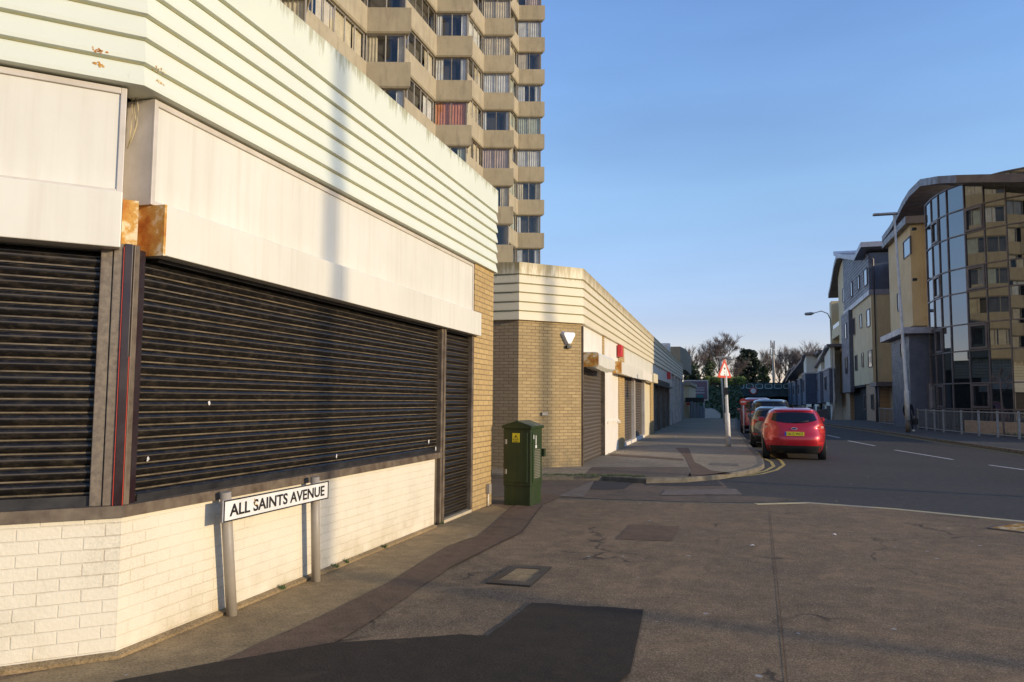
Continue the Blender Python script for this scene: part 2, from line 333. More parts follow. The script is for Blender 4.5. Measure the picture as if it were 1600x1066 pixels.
def glassm(name, tint, refl, trans=True, rough=.02, wob=.02):
    m, n, l, b = newmat(name); out = n['Material Output']; n.remove(b)
    g = n.new('ShaderNodeBsdfGlossy'); g.inputs['Color'].default_value = (.9, .93, .95, 1); g.inputs['Roughness'].default_value = rough
    if trans: o = n.new('ShaderNodeBsdfTransparent'); o.inputs[0].default_value = (*tint, 1)
    else: o = n.new('ShaderNodeBsdfDiffuse'); o.inputs[0].default_value = (*tint, 1)
    lw = n.new('ShaderNodeLayerWeight'); lw.inputs[0].default_value = .5
    pw = n.new('ShaderNodeMath'); pw.operation = 'POWER'; l.new(lw.outputs['Facing'], pw.inputs[0]); pw.inputs[1].default_value = 4.5
    mr = n.new('ShaderNodeMapRange'); l.new(pw.outputs[0], mr.inputs[0]); mr.inputs[3].default_value = refl; mr.inputs[4].default_value = 1
    mx = n.new('ShaderNodeMixShader'); l.new(mr.outputs[0], mx.inputs[0]); l.new(o.outputs[0], mx.inputs[1]); l.new(g.outputs[0], mx.inputs[2])
    l.new(mx.outputs[0], out.inputs[0])
    if wob:
        bu = n.new('ShaderNodeBump'); bu.inputs['Strength'].default_value = wob; bu.inputs['Distance'].default_value = .3
        l.new(nz(n, l, coords(n, l), .9, 2), bu.inputs['Height']); l.new(bu.outputs[0], g.inputs['Normal'])
    return m
M['winglass'] = glassm('window_glass', (.92, .94, .94), .07)
M['mirror'] = glassm('curtain_wall_glass', (.012, .017, .022), .17, False, .01, 0)
M['farglass'] = glassm('far_window_glass', (.03, .04, .05), .22, False, .05, 0)
M['carglass'] = glassm('car_glass', (.006, .006, .008), .06, False, .02, 0)
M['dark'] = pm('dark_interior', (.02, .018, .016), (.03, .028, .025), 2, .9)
M['room'] = pm('room_wall', (.10, .085, .07), (.05, .045, .04), 1, .9)
for nm, c in dict(cur_white=(.72, .70, .64), cur_cream=(.66, .56, .38), cur_blue=(.30, .36, .45), cur_grey=(.30, .30, .30), cur_orange=(.62, .24, .12), cur_green=(.5, .52, .40), cur_pink=(.55, .42, .35)).items():
    M[nm] = pm(nm, c, tuple(x*.75 for x in c), 2, .9)
M['winframe'] = pm('window_frame', (.20, .17, .13), (.3, .26, .2), 4, .5)
M['whiteframe'] = pm('pale_window_frame', (.45, .42, .36), (.35, .32, .28), 4, .5)
M['render'] = pm('cream_render', (.76, .62, .37), (.68, .54, .32), .8, .85, bs=.2, streak=((.40, .32, .2), .35))
M['render2'] = pm('pale_render', (.78, .72, .58), (.68, .62, .5), .8, .85)
M['slate'] = pm('grey_weatherboard', (.11, .125, .17), (.085, .10, .14), 2, .5)
M['slate2'] = pm('blue_weatherboard', (.07, .11, .17), (.055, .09, .14), 2, .5)
M['zinc'] = pm('zinc_fascia', (.17, .15, .155), (.13, .115, .12), 2, .45, metal=.3)
M['zinclight'] = pm('light_zinc', (.38, .38, .42), (.3, .3, .34), 2, .4, metal=.3)
M['galv'] = pm('galvanised_steel', (.38, .39, .39), (.28, .28, .28), 10, .5, metal=.2)
M['bar'] = pm('dull_railing_bar', (.26, .26, .25), (.18, .18, .18), 10, .6)
M['postgrey'] = pm('grey_post_paint', (.36, .315, .25), (.29, .25, .20), 3, .45, bs=.1)
M['lampgrey'] = pm('lamp_post_paint', (.70, .68, .62), (.52, .50, .46), 3, .5)
M['cabgreen'] = pm('cabinet_green', (.028, .05, .014), (.018, .034, .010), 3, .38, bs=.08, streak=((.05, .06, .025), .7))
M['black'] = pm('black_plastic', (.012, .012, .012), (.02, .02, .02), 5, .5)
M['signwhite'] = pm('sign_white', (.80, .79, .76), (.68, .66, .61), 5, .35)
M['signblack'] = pm('sign_black', (.015, .014, .014), (.03, .028, .026), 6, .4)
M['signred'] = pm('sign_red', (.62, .06, .03), (.5, .05, .03), 5, .4)
M['signyellow'] = pm('sign_yellow', (.80, .66, .02), (.7, .56, .02), 5, .4)
M['redbox'] = pm('red_alarm_plastic', (.65, .03, .03), (.5, .03, .03), 5, .4)
M['bridge'] = pm('bridge_green_paint', (.045, .095, .10), (.03, .06, .065), 1.5, .5)
M['bridgemark'] = pm('bridge_pale_paint', (.60, .74, .72), (.5, .62, .6), 4, .5)
M['bark'] = pm('bark', (.10, .075, .055), (.06, .045, .035), 3, .9)
M['leafdark'] = pm('dark_evergreen_leaves', (.022, .035, .018), (.04, .055, .025), .6, .6)
M['ivy'] = pm('ivy_leaves', (.035, .06, .02), (.055, .085, .03), .5, .5)
M['hedge'] = pm('hedge_leaves', (.22, .26, .05), (.12, .16, .035), .8, .6)
M['roof'] = pm('roofing_felt', (.10, .095, .09), (.07, .065, .06), 1, .9)
M['tyre'] = pm('tyre_rubber', (.012, .012, .012), (.02, .02, .02), 8, .8)
M['hoard'] = pm('timber_hoarding', (.16, .17, .17), (.10, .11, .12), 2, .8, stretch=(6, 6, .5))
M['litter'] = pm('litter_paper', (.7, .68, .64), (.5, .48, .45), 5, .8)
M['cloth'] = pm('dark_cloth', (.012, .012, .016), (.02, .02, .024), 8, .9)
M['skin'] = pm('skin', (.45, .28, .2), (.4, .24, .17), 8, .6)
def carpaint(name, c, metal=.4):
    m, n, l, b = newmat(name); b.inputs['Base Color'].default_value = (*c, 1); b.inputs['Metallic'].default_value = metal
    b.inputs['Roughness'].default_value = .32; b.inputs['Coat Weight'].default_value = 1; b.inputs['Coat Roughness'].default_value = .04
    f = ramp(n, l, nz(n, l, coords(n, l), 3, 5), [(.3, .30), (.7, .42)]); l.new(f, b.inputs['Roughness'])
    return m
# ================================================================== GROUND
def strip(rows, off, zf=gh, mi=0, mb=None):     # rows: (y, x0, x1)
    mb = mb or MB()
    mb.add([p for y, a, b in rows for p in ((a, y, zf(y)+off), (b, y, zf(y)+off))],
           [(2*i, 2*i+1, 2*i+3, 2*i+2) for i in range(len(rows)-1)], mi)
    return mb
ys = [-60, 0, 30, 60, 75, 95, 115, 135, 200, 1500]
tag(strip([(y, -900, 900) for y in ys], -.03).build('ground', M['earth']), kind='structure')
# main road: right kerb curve and left kerb curve (from the photograph's kerb line)
RK = [(9.6, 22), (9.25, 26), (8.97, 29.5), (8.3, 37.2), (7.6, 47), (6.6, 56), (6.1, 62), (5.9, 75), (5.9, 95), (5.9, 115), (5.9, 135), (5.9, 200)]
def interp(tab, y):
    for (x0, y0), (x1, y1) in zip(tab, tab[1:]):
        if y0 <= y <= y1: return x0+(x1-x0)*(y-y0)/(y1-y0)
    return tab[0][0] if y < tab[0][1] else tab[-1][0]
def P2(x, y, z=.1): p = gz(x, y, z); return (p.x, p.y)
LKpx = [(842, 743), (941, 743.5), (1010, 748), (1067, 747), (1122, 742), (1161, 736), (1184, 730.5), (1193, 725), (1191, 716), (1178, 703), (1164, 684), (1152, 668)]
LK = [P2(*p) for p in LKpx]; LK += [(LK[-1][0]-.1, 75), (LK[-1][0]-.2, 95), (LK[-1][0]-.2, 115), (LK[-1][0]-.2, 135), (LK[-1][0]-.2, 200)]
NKpx = [(856, 778), (952, 781.6), (1060, 785), (1177, 787), (1260, 785), (1400, 795), (1600, 814.5)]
NK = [P2(*p) for p in NKpx]; NK = [(-30, NK[0][1]-.1), (-5, NK[0][1])]+NK+[(9, 9.4), (18, 4), (40, -14)]
# carriageway (one sheet under everything, pavements are raised slabs on it)
mb = strip([(y, -30, 40) for y in (-30, 12, 16, 24, 60, 75, 95, 115, 135, 200)], 0)
tag(mb.build('road', M['road'], org=(0, 20, 0)), kind='structure')
# near pavement slab
mb = MB(); poly = [(x, y) for x, y in NK]+[(40, -40), (-30, -40)]
mb.prism(poly, -.02, .1); tag(mb.build('near_pavement', M['pave'], org=(0, 5, 0)), kind='structure')
# far-left pavement slab
poly = [(-30, LK[0][1])]+LK+[(-30, 200)]
mb = MB(); mb.prism(poly, lambda x, y: gh(y)-.02, lambda x, y: gh(y)+.1); 
def slab_strips(left, right, z, mat, name):
    ys_ = sorted(set([y for _, y in left+right]+[75, 95, 115, 135])); rows = [(y, interp(left, y), interp(right, y)) for y in ys_ if left[0][1] <= y <= left[-1][1]]
    mb = strip(rows, z)
    return tag(mb.build(name, mat, org=(0, 40, 0)), kind='structure')
cor = [i for i, p in enumerate(LK) if p[1] == max(q[1] for q in LK[:9])][0]
kx = max(p[0] for p in LK); ik = [i for i, p in enumerate(LK) if p[0] == kx][0]
ytop = LK[ik][1]
mb = MB(); mb.prism([(-30, LK[0][1])]+LK[:ik+1]+[(-30, ytop)], -.02, .1)
tag(mb.build('corner_pavement', M['pave2'], org=(0, 18, 0)), kind='structure')
right = [(x, y) for x, y in LK[ik:]]
slab_strips([(-30, ytop), (-30, 200)], right, .1, M['pave2'], 'left_pavement')
def kerbsweep(name, path, wdt=.14, top=.104, mat='kerb', side=1):
    P = [Vector((a, b, 0)) for a, b in path]; rows = []; n = len(P)
    for i in range(n):
        d1 = (P[i]-P[max(i-1, 0)]); d2 = (P[min(i+1, n-1)]-P[i]); d = (d1+d2).normalized(); nn = Vector((d.y, -d.x, 0))*side; g = gh(P[i].y)
        rows.append([P[i]+nn*v+Vector((0, 0, g+z)) for v, z in ((.02, -.03), (.02, top-.02), (0.0, top), (-wdt, top), (-wdt, -.03))])
    mb = MB(); mb.grid(rows, 0, False, True); return tag(mb.build(name, M[mat], org=(0, 20, 0)), kind='structure')
kerbsweep('kerb', [(-30, LK[0][1])]+LK)
kerbsweep('near_kerb', NK[:6], wdt=.10, top=.104, side=-1, mat='kerb')
kerbsweep('near_kerb', NK[5:], wdt=.12, top=.1045, side=-1, mat='palepaint')
# right pavement
slab_strips([(x, y) for x, y in RK], [(60, 22), (60, 200)], .1, M['pave3'], 'right_pavement')
mb = MB(); mb.prism([(9.6, 22), (60, -6), (60, 22)], -.02, .1); tag(mb.build('right_corner_pavement', M['pave3'], org=(20, 20, 0)), kind='structure')
kerbsweep('right_kerb', [(60, -6)]+RK, side=-1, wdt=.13)
# verge behind the railings
mb = MB(); mb.prism([(11.0, 60), (12.5, 45), (14, 38), (40, 26), (40, 60)], .05, .112); tag(mb.build('verge', M['grass'], org=(14, 45, 0)), kind='structure')
# surface patches, each a sheet 4 mm above the one below
def patch(name, px, mat, z=.104, base=.1):
    pts = [gz(x, y, base) for x, y in px]; c = sum(pts, Vector())/len(pts)
    mb = MB(); mb.quad(*[(p.x, p.y, z) for p in pts]); return tag(mb.build(name, M[mat], org=(c.x, c.y, z)), kind='structure')
random.seed(3)
def rough_edge(px, amp=1.5, step=14):
    out = []
    for i in range(len(px)):
        a, b = px[i], px[(i+1) % len(px)]; L = math.hypot(b[0]-a[0], b[1]-a[1]); k = max(1, int(L/step))
        for j in range(k):
            t = j/k; out.append((a[0]+(b[0]-a[0])*t+(random.uniform(-amp, amp) if j else 0), a[1]+(b[1]-a[1])*t+(random.uniform(-amp, amp)*.6 if j else 0)))
    return out
patch('wall_side_strip', rough_edge([(0, 1064), (166, 1029), (520, 893), (680, 820), (770, 790), (794, 797), (747, 838), (700, 854), (600, 915), (500, 965), (382, 1018), (280, 1066), (200, 1140), (-100, 1140)], 1.6, 18), 'wallpave')
patch('trench_strip', rough_edge([(794, 797), (842, 772), (880, 776), (846, 790), (834, 807), (816, 832), (775, 852), (700, 890), (600, 958), (538, 997), (420, 1066), (330, 1120), (200, 1140), (280, 1066), (382, 1018), (500, 965), (600, 915), (700, 854), (747, 838)], 1.2, 18), 'trench', .108)
patch('new_tarmac_patch', rough_edge([(1005, 955), (831, 944), (800, 968), (762, 996), (722, 994), (640, 1000), (519, 1007), (350, 1036), (187, 1066), (60, 1100), (60, 1200), (900, 1200), (950, 1085), (984, 1055)], 1.2), 'newtar', .112)
patch('small_pavement_patch', rough_edge([(985, 820), (1062, 823), (1050, 846), (962, 843)], .7), 'trench', .104)
def line(name, pts, wdt, mat, z=.006):
    P = [Vector((a, b, 0)) for a, b in pts]; rows = []; n = len(P)
    for i in range(n):
        d = (P[min(i+1, n-1)]-P[max(i-1, 0)]).normalized(); nn = Vector((d.y, -d.x, 0)); g = gh(P[i].y)+z
        rows.append([P[i]-nn*wdt/2+Vector((0, 0, g)), P[i]+nn*wdt/2+Vector((0, 0, g))])
    mb = MB(); mb.grid(rows, 0, False); return tag(mb.build(name, M[mat], org=(P[0].x, P[0].y, z)), kind='structure')
jt = [gz(x, y) for x, y in ((1203, 800), (1208, 850), (1214, 905), (1222, 985), (1230, 1066), (1236, 1120))]
line('pavement_joint', [(p.x, p.y) for p in jt], .009, 'trench', .1045)
jt = [gz(x, y) for x, y in ((700, 890), (775, 853), (816, 833), (834, 808), (850, 788))]
line('pavement_joint', [(p.x, p.y) for p in jt], .008, 'newtar', .1125)
# side road patchwork (All Saints Avenue mouth)
patch('side_road', rough_edge([(700, 742), (842, 744.5), (941, 745), (1010, 749.5), (1067, 748.5), (1110, 746), (1125, 752), (1140, 765), (1150, 774), (1240, 780), (1250, 783), (1177, 786), (1060, 784), (952, 780.5), (856, 777), (700, 774)], .8), 'sideroad', .004, 0)
patch('road_patch', rough_edge([(926, 752), (992, 754), (975, 765), (910, 766)], .8), 'patchdark', .008, 0)
patch('road_patch_pale', rough_edge([(872, 776), (930, 750), (922, 764), (912, 778)], .8), 'patchlight', .012, 0)
patch('road_patch_pale', rough_edge([(1040, 766), (1150, 765), (1160, 774), (1032, 775)], .8), 'patchlight', .012, 0)
patch('road_patch', rough_edge([(1000, 752), (1120, 752), (1130, 760), (1010, 759)], .8), 'patchdark', .008, 0)
# patches on the far pavement
patch('pavement_repair', rough_edge([(1055, 700), (1076, 700), (1085, 722), (1110, 735), (1150, 740), (1075, 745), (1080, 735), (1070, 715)], .6), 'trench')
patch('pavement_repair', rough_edge([(925, 730), (1075, 730), (1080, 744), (1010, 746), (915, 741)], .6), 'sideroad')
patch('pavement_slab', [(1110, 723.5), (1153, 724.5), (1154, 728.5), (1109, 727)], 'kerb', .106)
patch('pavement_repair', [(955, 709), (1068, 717), (1068, 720), (950, 712)], 'trench')
# yellow and white markings
def off(path, d):
    P = [Vector((a, b, 0)) for a, b in path]; out = []
    for i in range(len(P)):
        t = (P[min(i+1, len(P)-1)]-P[max(i-1, 0)]).normalized(); out.append((P[i].x+t.y*d, P[i].y-t.x*d))
    return out
yl = [P2(x, y, 0) for x, y in ((1128, 746), (1150, 744), (1175, 741), (1196, 736), (1209, 729), (1205, 722), (1192, 716), (1180, 705))]
line('yellow_line', yl, .09, 'yellow'); line('yellow_line', [P2(x, y, 0) for x, y in ((1138, 746.5), (1165, 744), (1190, 741), (1213, 735), (1225, 727), (1220, 720), (1206, 713), (1192, 703))], .09, 'yellow')
line('yellow_line', off(RK[0:], -.25), .07, 'yellow'); line('yellow_line', off(RK[0:], -.42), .07, 'yellow')
line('yellow_line', off([p for p in NK[6:]], -.18), .07, 'yellow')
for a, b in (((1292, 680), (1312, 684.5)), ((1325, 689), (1367, 697)), ((1398, 703.5), (1489, 718.5)), ((1545, 727), (1640, 740))):
    p, q = gz(*a, 0), gz(*b, 0); line('lane_dash', [(p.x, p.y), (q.x, q.y)], .10, 'whitepaint')
# chamber cover and drain grate (lids set in the pavement)
def cover(name, px, label, inner, bars, mats):
    pts = [gz(x, y, .104) for x, y in px]; c = sum(pts, Vector())/4
    e = empty(name, (c.x, c.y, .1), label, 'manhole cover')
    mb = MB(); L = [c+(p-c)*inner for p in pts]
    for i in range(4):
        j = (i+1) % 4
        mb.add([pts[i]+Vector((0, 0, -.02)), pts[j]+Vector((0, 0, -.02)), L[j]+Vector((0, 0, -.02)), L[i]+Vector((0, 0, -.02)), pts[i]+Vector((0, 0, .010)), pts[j]+Vector((0, 0, .010)), L[j]+Vector((0, 0, .010)), L[i]+Vector((0, 0, .010))],
               [(0, 3, 2, 1), (4, 5, 6, 7), (0, 1, 5, 4), (1, 2, 6, 5), (2, 3, 7, 6), (3, 0, 4, 7)])
    mb.build('frame', mats[0], e)
    if bars:
        mb = MB(); mb.quad(*[p+Vector((0, 0, .003)) for p in L]); mb.build('pit', M['black'], e)
        mb = MB()
        for k in range(bars):
            t0, t1 = (k+.15)/bars, (k+.6)/bars
            q = [L[0].lerp(L[1], t0), L[0].lerp(L[1], t1), L[3].lerp(L[2], t1), L[3].lerp(L[2], t0)]
            mb.add([p+Vector((0, 0, .004)) for p in q]+[p+Vector((0, 0, .012)) for p in q], [(4, 5, 6, 7), (0, 1, 5, 4), (1, 2, 6, 5), (2, 3, 7, 6), (3, 0, 4, 7)])
        mb.build('grate', mats[1], e)
    else:
        mb = MB(); mb.quad(*[p+Vector((0, 0, .006)) for p in L]); mb.build('lid', mats[1], e)
        mb = MB()
        for i in range(4):
            j = (i+1) % 4
            for k in range(12):
                t0, t1 = (k+.2)/12, (k+.7)/12
                q = [pts[i].lerp(pts[j], t0), pts[i].lerp(pts[j], t1), L[i].lerp(L[j], t1), L[i].lerp(L[j], t0)]
                mb.quad(*[p+Vector((0, 0, .0125)) for p in q])
        mb.build('rib', M['brownframe'], e)
cover('chamber_cover', [(759, 912), (805, 884), (862, 887), (828, 917)], 'rectangular metal framed pavement cover with concrete lid', .66, 0, (M['signblack'], M['wallpave']))
cover('drain_grate', [(1543, 826), (1590, 818), (1660, 824), (1625, 836)], 'rusty ribbed metal drain cover by the pale kerb line', .9, 12, (M['brownframe'], M['rust']))
# ================================================================== CORNER SHOP (nearest, left)
CX, CY = -3.6, 3.85; XF = -3.6
S7 = math.sqrt(.5)
PA = [(CX-3.6*S7, CY-3.6*S7), (CX, CY), (CX, 11.12)]
FA = Frame((CX, 0), (0, 1)); FB = Frame((CX, CY), (S7, S7))
shop = empty('corner_shop', (-5, 8, 0), 'white single storey corner shop with closed black roller shutters', 'shop')
def boards(prof_z, top, v0, lip=.035, back=-.2):
    """ship-lapped boards: list of groove heights low to high"""
    pr = [(back, prof_z[0]), (v0, prof_z[0])]; z = prof_z
    for i in range(len(z)):
        zt = z[i+1] if i+1 < len(z) else top
        pr += [(v0+lip, z[i]+.004), (v0+lip, z[i]+.03), (v0+lip*.35, zt-.025), (v0, zt-.006)] if i+1 < len(z) else [(v0+lip, z[i]+.004), (v0+lip, zt)]
    pr += [(back, top)]
    return pr
GA = [3.60, 3.751, 3.912, 4.068, 4.225, 4.381, 4.537]; GT = 4.893
MB().sweep(PA+[(CX-3, 11.12)], boards(GA, GT, .015, .032)).build('cladding', M['cladA'], shop)
mb = MB()
for z in GA[1:]: mb.sweep(PA+[(CX-3, 11.12)], [(.0, z-.010), (.024, z-.010), (.024, z+.003), (.0, z+.003)])
mb.build('board_edge', M['groove'], shop)
# rust scabs on the boards
random.seed(5)
def vprof(z):
    for z0_, z1_ in zip(GA, GA[1:]+[GT]):
        if z0_ <= z < z1_:
            t = (z-z0_)/(z1_-z0_); return .0475-.02*max(0, (t-.2)/.8)+.001
    return .0485
def scab(mb, u, v, z, w_, h_, n=14):
    for _ in range(n):
        a, c = u+random.gauss(0, w_/2.5), z+random.gauss(0, h_/2.5); s = random.uniform(.004, .010)
        vv_ = vprof(c); pts = [(a+s*random.uniform(.6, 1.3)*math.cos(t), vv_, c+s*random.uniform(.5, 1)*math.sin(t)) for t in [k*math.pi/3 for k in range(6)]]
        mb.quad(*pts)
for F_, spots_ in ((FA, ((247, 108, .07, .02), (250, 128, .05, .015))), (FB, ((157, 80, .06, .03), (157, 101, .06, .02)))):
    for (x, y, w_, h_) in spots_:
        u, z = F_.hit(x, y, .045); mb = MB(F_); scab(mb, u, None, z, w_*.8, h_*.8, 16); mb.build('rust_scab', M['rust'], shop)
mb = MB(); mb.prism([PA[0], PA[1], PA[2], (CX-12, 11.12), (CX-12, PA[0][1])], 4.68, 4.83); mb.build('roof', M['roof'], shop)
# walls
MB().sweep([PA[0], PA[1]], [(-.25, 0), (0, 0), (0, .93), (-.25, .93)]).build('wall', M['wbrickB'], shop)
MB(FA).box((CY, -.25, 0), (8.84, 0.0015, .93)).build('wall', M['wbrickA'], shop)
mb = MB(); mb.sweep([PA[0], PA[1], (CX, 8.84)], [(-.2, .03), (.03, .03), (.045, .125), (0, .14), (-.2, .14)]); mb.build('wall_footing', M['wallpave'], shop)
mb = MB(); mb.sweep([PA[0], PA[1], (CX, 9.02)], [(-.2, .93), (.03, .93), (.03, 1.0), (-.2, 1.0)]); mb.build('sill', M['brownframe'], shop)
mb = MB(FA); mb.box((10.25, -.5, 0), (11.12, 0, 3.60)); mb.build('pier', M['tanbrick'], shop)
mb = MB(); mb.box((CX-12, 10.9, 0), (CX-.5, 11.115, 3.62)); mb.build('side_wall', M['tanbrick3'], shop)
mb = MB(FA); mb.box((CY+.05, -.5, 1.0), (10.25, -.24, 3.62)); mb.build('inner_wall', M['dark'], shop)
mb = MB(FB); mb.box((-3.6, -.5, 1.0), (-.1, -.24, 3.62)); mb.build('inner_wall', M['dark'], shop)
def shutter(f, u0, u1, z0, z1, v, pitch, mat, parent, r=.017):
    mb = MB(f); prof = []; z = z0; 
    while z < z1-.001:
        for t, q in ((0, 0), (.10, .35), (.22, .72), (.36, .96), (.46, 1), (.58, .9), (.70, .55), (.76, .2), (.775, -.5), (.86, -.5), (.875, .25), (.985, .25)):
            vv = r*q
            zz = z+pitch*t
            if zz <= z1: prof.append((v+vv, zz))
        z += pitch
    du = (u1-u0); n = max(1, int(du/1.0))
    mb.grid([[(u0+du*i/n, a+random.uniform(-.0008, .0008), b) for a, b in prof] for i in range(n+1)], 0, False)
    o = mb.build('roller_shutter', mat, parent, fix=False)
    return o
random.seed(1)
shutter(FA, 3.98, 9.03, 1.0, 2.52, -.07, .0805, M['shutA'], shop)
shutter(FB, -3.6, -.175, 1.0, 2.52, -.07, .0805, M['shutA'], shop)
shutter(FA, 9.16, 10.18, .12, 2.52, -.07, .0805, M['shutA'], shop)
# bottom rails of shutters
mb = MB(FA); mb.box((4.02, -.1, 1.0), (9.03, -.045, 1.045)); mb.build('bottom_rail', M['signblack'], shop)
mb = MB(FB); mb.box((-3.6, -.1, 1.0), (-.175, -.045, 1.06)); mb.build('bottom_rail', M['signblack'], shop)
mb = MB(FA); mb.box((9.15, -.12, .09), (10.2, .01, .14)); mb.build('threshold', M['conc2'], shop)
# guide rails and corner post
mb = MB(FB); mb.box((-.175, -.12, 1.0), (-.108, -.02, 2.60)); mb.box((-.106, -.12, 1.0), (-.05, -.008, 2.60)); mb.build('guide_rail', M['steelframe'], shop, bevel=.004)
mb = MB(FB); mb.box((-.048, -.14, 1.0), (.0, .004, 2.60)); mb.build('corner_post', M['redframe'], shop, bevel=.004)
mb = MB(FB); mb.box((-.0515, -.1, 1.0), (-.0485, .006, 2.58)); mb.box((.0005, -.1, 1.0), (.004, .008, 1.9)); mb.build('post_edge', M['signred'], shop)
mb = MB(FA); mb.box((CY+.01, -.14, 1.0), (CY+.055, .004, 2.60)); mb.build('guide_rail', M['brownframe'], shop, bevel=.004)
mb = MB(FA); mb.box((CY+.06, -.12, 1.0), (CY+.13, -.02, 2.58)); mb.build('guide_rail', M['redframe'], shop, bevel=.004)
mb = MB(FA); mb.box((9.03, -.14, .1), (9.09, .0, 2.6)); mb.box((9.095, -.1, .1), (9.155, .012, 2.6)); mb.build('guide_rail', M['brownframe'], shop, bevel=.004)
mb = MB(FA); mb.box((8.842, -.24, .1), (9.028, -.05, .998)); mb.build('door_reveal', M['brownframe'], shop)
mb = MB(FA); mb.box((10.18, -.14, .1), (10.25, .0, 2.6)); mb.build('guide_rail', M['brownframe'], shop, bevel=.004)
# shutter housings
mb = MB(FA); mb.box((4.035, -.20, 2.56), (10.33, .08, 2.885)); mb.build('shutter_housing', M['white'], shop, bevel=.006)
mb = MB(FA); mb.box((4.012, -.20, 2.557), (4.033, .082, 2.888)); mb.build('housing_end', M['rust'], shop)
mb = MB(FA); mb.box((4.1, -.16, 2.535), (10.2, -.03, 2.558)); mb.build('head_plate', M['signblack'], shop)
for u_ in (6.3, 8.75):
    mb = MB(FA); mb.box((u_, .0803, 2.562), (u_+.004, .0806, 2.882)); mb.build('panel_joint', M['alu'], shop)
uB, zB = FB.hit(188, 386, .08)
mb = MB(FB); mb.box((-3.6, -.18, 2.56), (uB, .08, 2.905)); mb.build('shutter_housing', M['white'], shop, bevel=.006)
mb = MB(FB); mb.box((uB+.004, -.2, 2.56), (.02, -.015, 2.88)); mb.build('rusted_bracket', M['rust'], shop)
def signbox(f, u0, u1, z0, z1, v, parent):
    mb = MB(f); mb.box((u0, -.30, z0), (u1, v-.012, z1)); s = mb.build('sign_box', M['alu'], parent)
    mb = MB(f); mb.box((u0+.035, v-.012, z0+.028), (u1-.035, v-.008, z1-.04)); mb.build('sign_panel', M['white'], s)
    mb = MB(f)
    for a, b in (((u0, z0), (u0+.035, z1)), ((u1-.035, z0), (u1, z1)), ((u0+.035, z1-.04), (u1-.035, z1)), ((u0+.035, z0), (u1-.035, z0+.028))):
        mb.box((a[0], v-.0125, a[1]), (b[0], v+.006, b[1]))
    mb.build('sign_frame', M['alu'], s, bevel=.004); return s
signbox(FA, 3.99, 10.245, 2.89, 3.585, -.015, shop)
uS, zS = FB.hit(199, 140, -.015); print('sign end', uS, zS, 'housing', uB, zB)
signbox(FB, -3.6, uS, 2.91, 3.585, -.015, shop)
mb = MB(FB); mb.box((-3.6, -.40, 2.8), (-.02, -.31, 3.60)); mb.build('backing_board', M['green'], shop)
mb = MB(FA); mb.box((CY+.2, -.34, 2.8), (10.2, -.305, 3.60)); mb.build('backing_board', M['green'], shop)
# bird droppings on the shutter
for x_, y_ in ((681, 702), (670, 690), (526, 713), (231, 718), (327, 630)):
    u_, z_ = FA.hit(x_, y_, -.045); mb = MB(FA)
    rr = .022 if x_ > 600 else .014
    mb.add([(u_+rr*random.uniform(.5, 1.2)*math.cos(t*.785), -.045, z_+rr*1.4*random.uniform(.5, 1.2)*math.sin(t*.785)) for t in range(8)]+[(u_, -.04, z_)], [(t, (t+1) % 8, 8) for t in range(8)]); mb.build('dropping', M['litter'], shop, fix=False)
# loose cables in the gap
for pts_ in (((199, 152), (206, 154), (214, 150), (216, 170), (214, 195), (206, 218), (199, 232)), ((213, 149), (209, 165), (212, 185), (210, 205), (203, 224)), ((206, 152), (207, 175), (205, 200), (201, 228))):
    MB().tube([onY(x_, y_, 3.97) for x_, y_ in pts_], .0035, 5).build('cable', M['palepaint'], shop)
# junction box and pipe on the pier
mb = MB(FA); mb.box((10.83, 0, .28), (10.93, .06, .42)); mb.build('junction_box', M['postgrey'], shop, bevel=.006)
mb = MB(FA); mb.tube([FA(10.88, .02, .1), FA(10.88, .02, .28)], .012); mb.fr = None; mb.build('conduit', M['white2'], shop) if False else None
m = MB(); m.tube([FA(10.88, .025, .1), FA(10.88, .025, .28)], .012); m.build('conduit', M['white2'], shop)
# ================================================================== STREET NAME SIGN
sg = empty('street_name_sign', (-3.47, 5.3, .1), 'street nameplate reading ALL SAINTS AVENUE on two grey posts', 'street sign')
for (x, y, tx) in ((363, 962, 352), (494, 909, 492)):
    b = gz(x, y); 
    t = onX(tx, 776 if x == 363 else 749, b.x+.005)
    m = MB(); m.tube([(b.x, b.y, .05), (t.x, t.y, .99)], .038, 20); m.build('post', M['postgrey'], sg)
p0, p1 = onX(350, 782, -3.425), onX(513, 755.5, -3.425); q0 = onX(350, 821, -3.425)
FS = Frame((p0.x, p0.y), (0, 1)); L = p1.y-p0.y; zt = .945; zb = .795
mb = MB(FS); mb.box((0, -.012, zb), (L, 0, zt)); pl = mb.build('name_plate', M['signwhite'], sg, bevel=.003)
mb = MB(FS)
bw = .009
for a, b in (((.0, zb), (L, zb+bw)), ((0, zt-bw), (L, zt)), ((0, zb+bw), (bw, zt-bw)), ((L-bw, zb+bw), (L, zt-bw))): mb.box((a[0], 0.0005, a[1]), (b[0], .004, b[1]))
mb.build('border', M['signblack'], pl)
mb = MB(FS); mb.box((.02, -.03, zb+.03), (L-.02, -.012, zb+.05)); mb.box((.02, -.03, zt-.05), (L-.02, -.012, zt-.03)); mb.build('back_rail', M['galv'], pl)
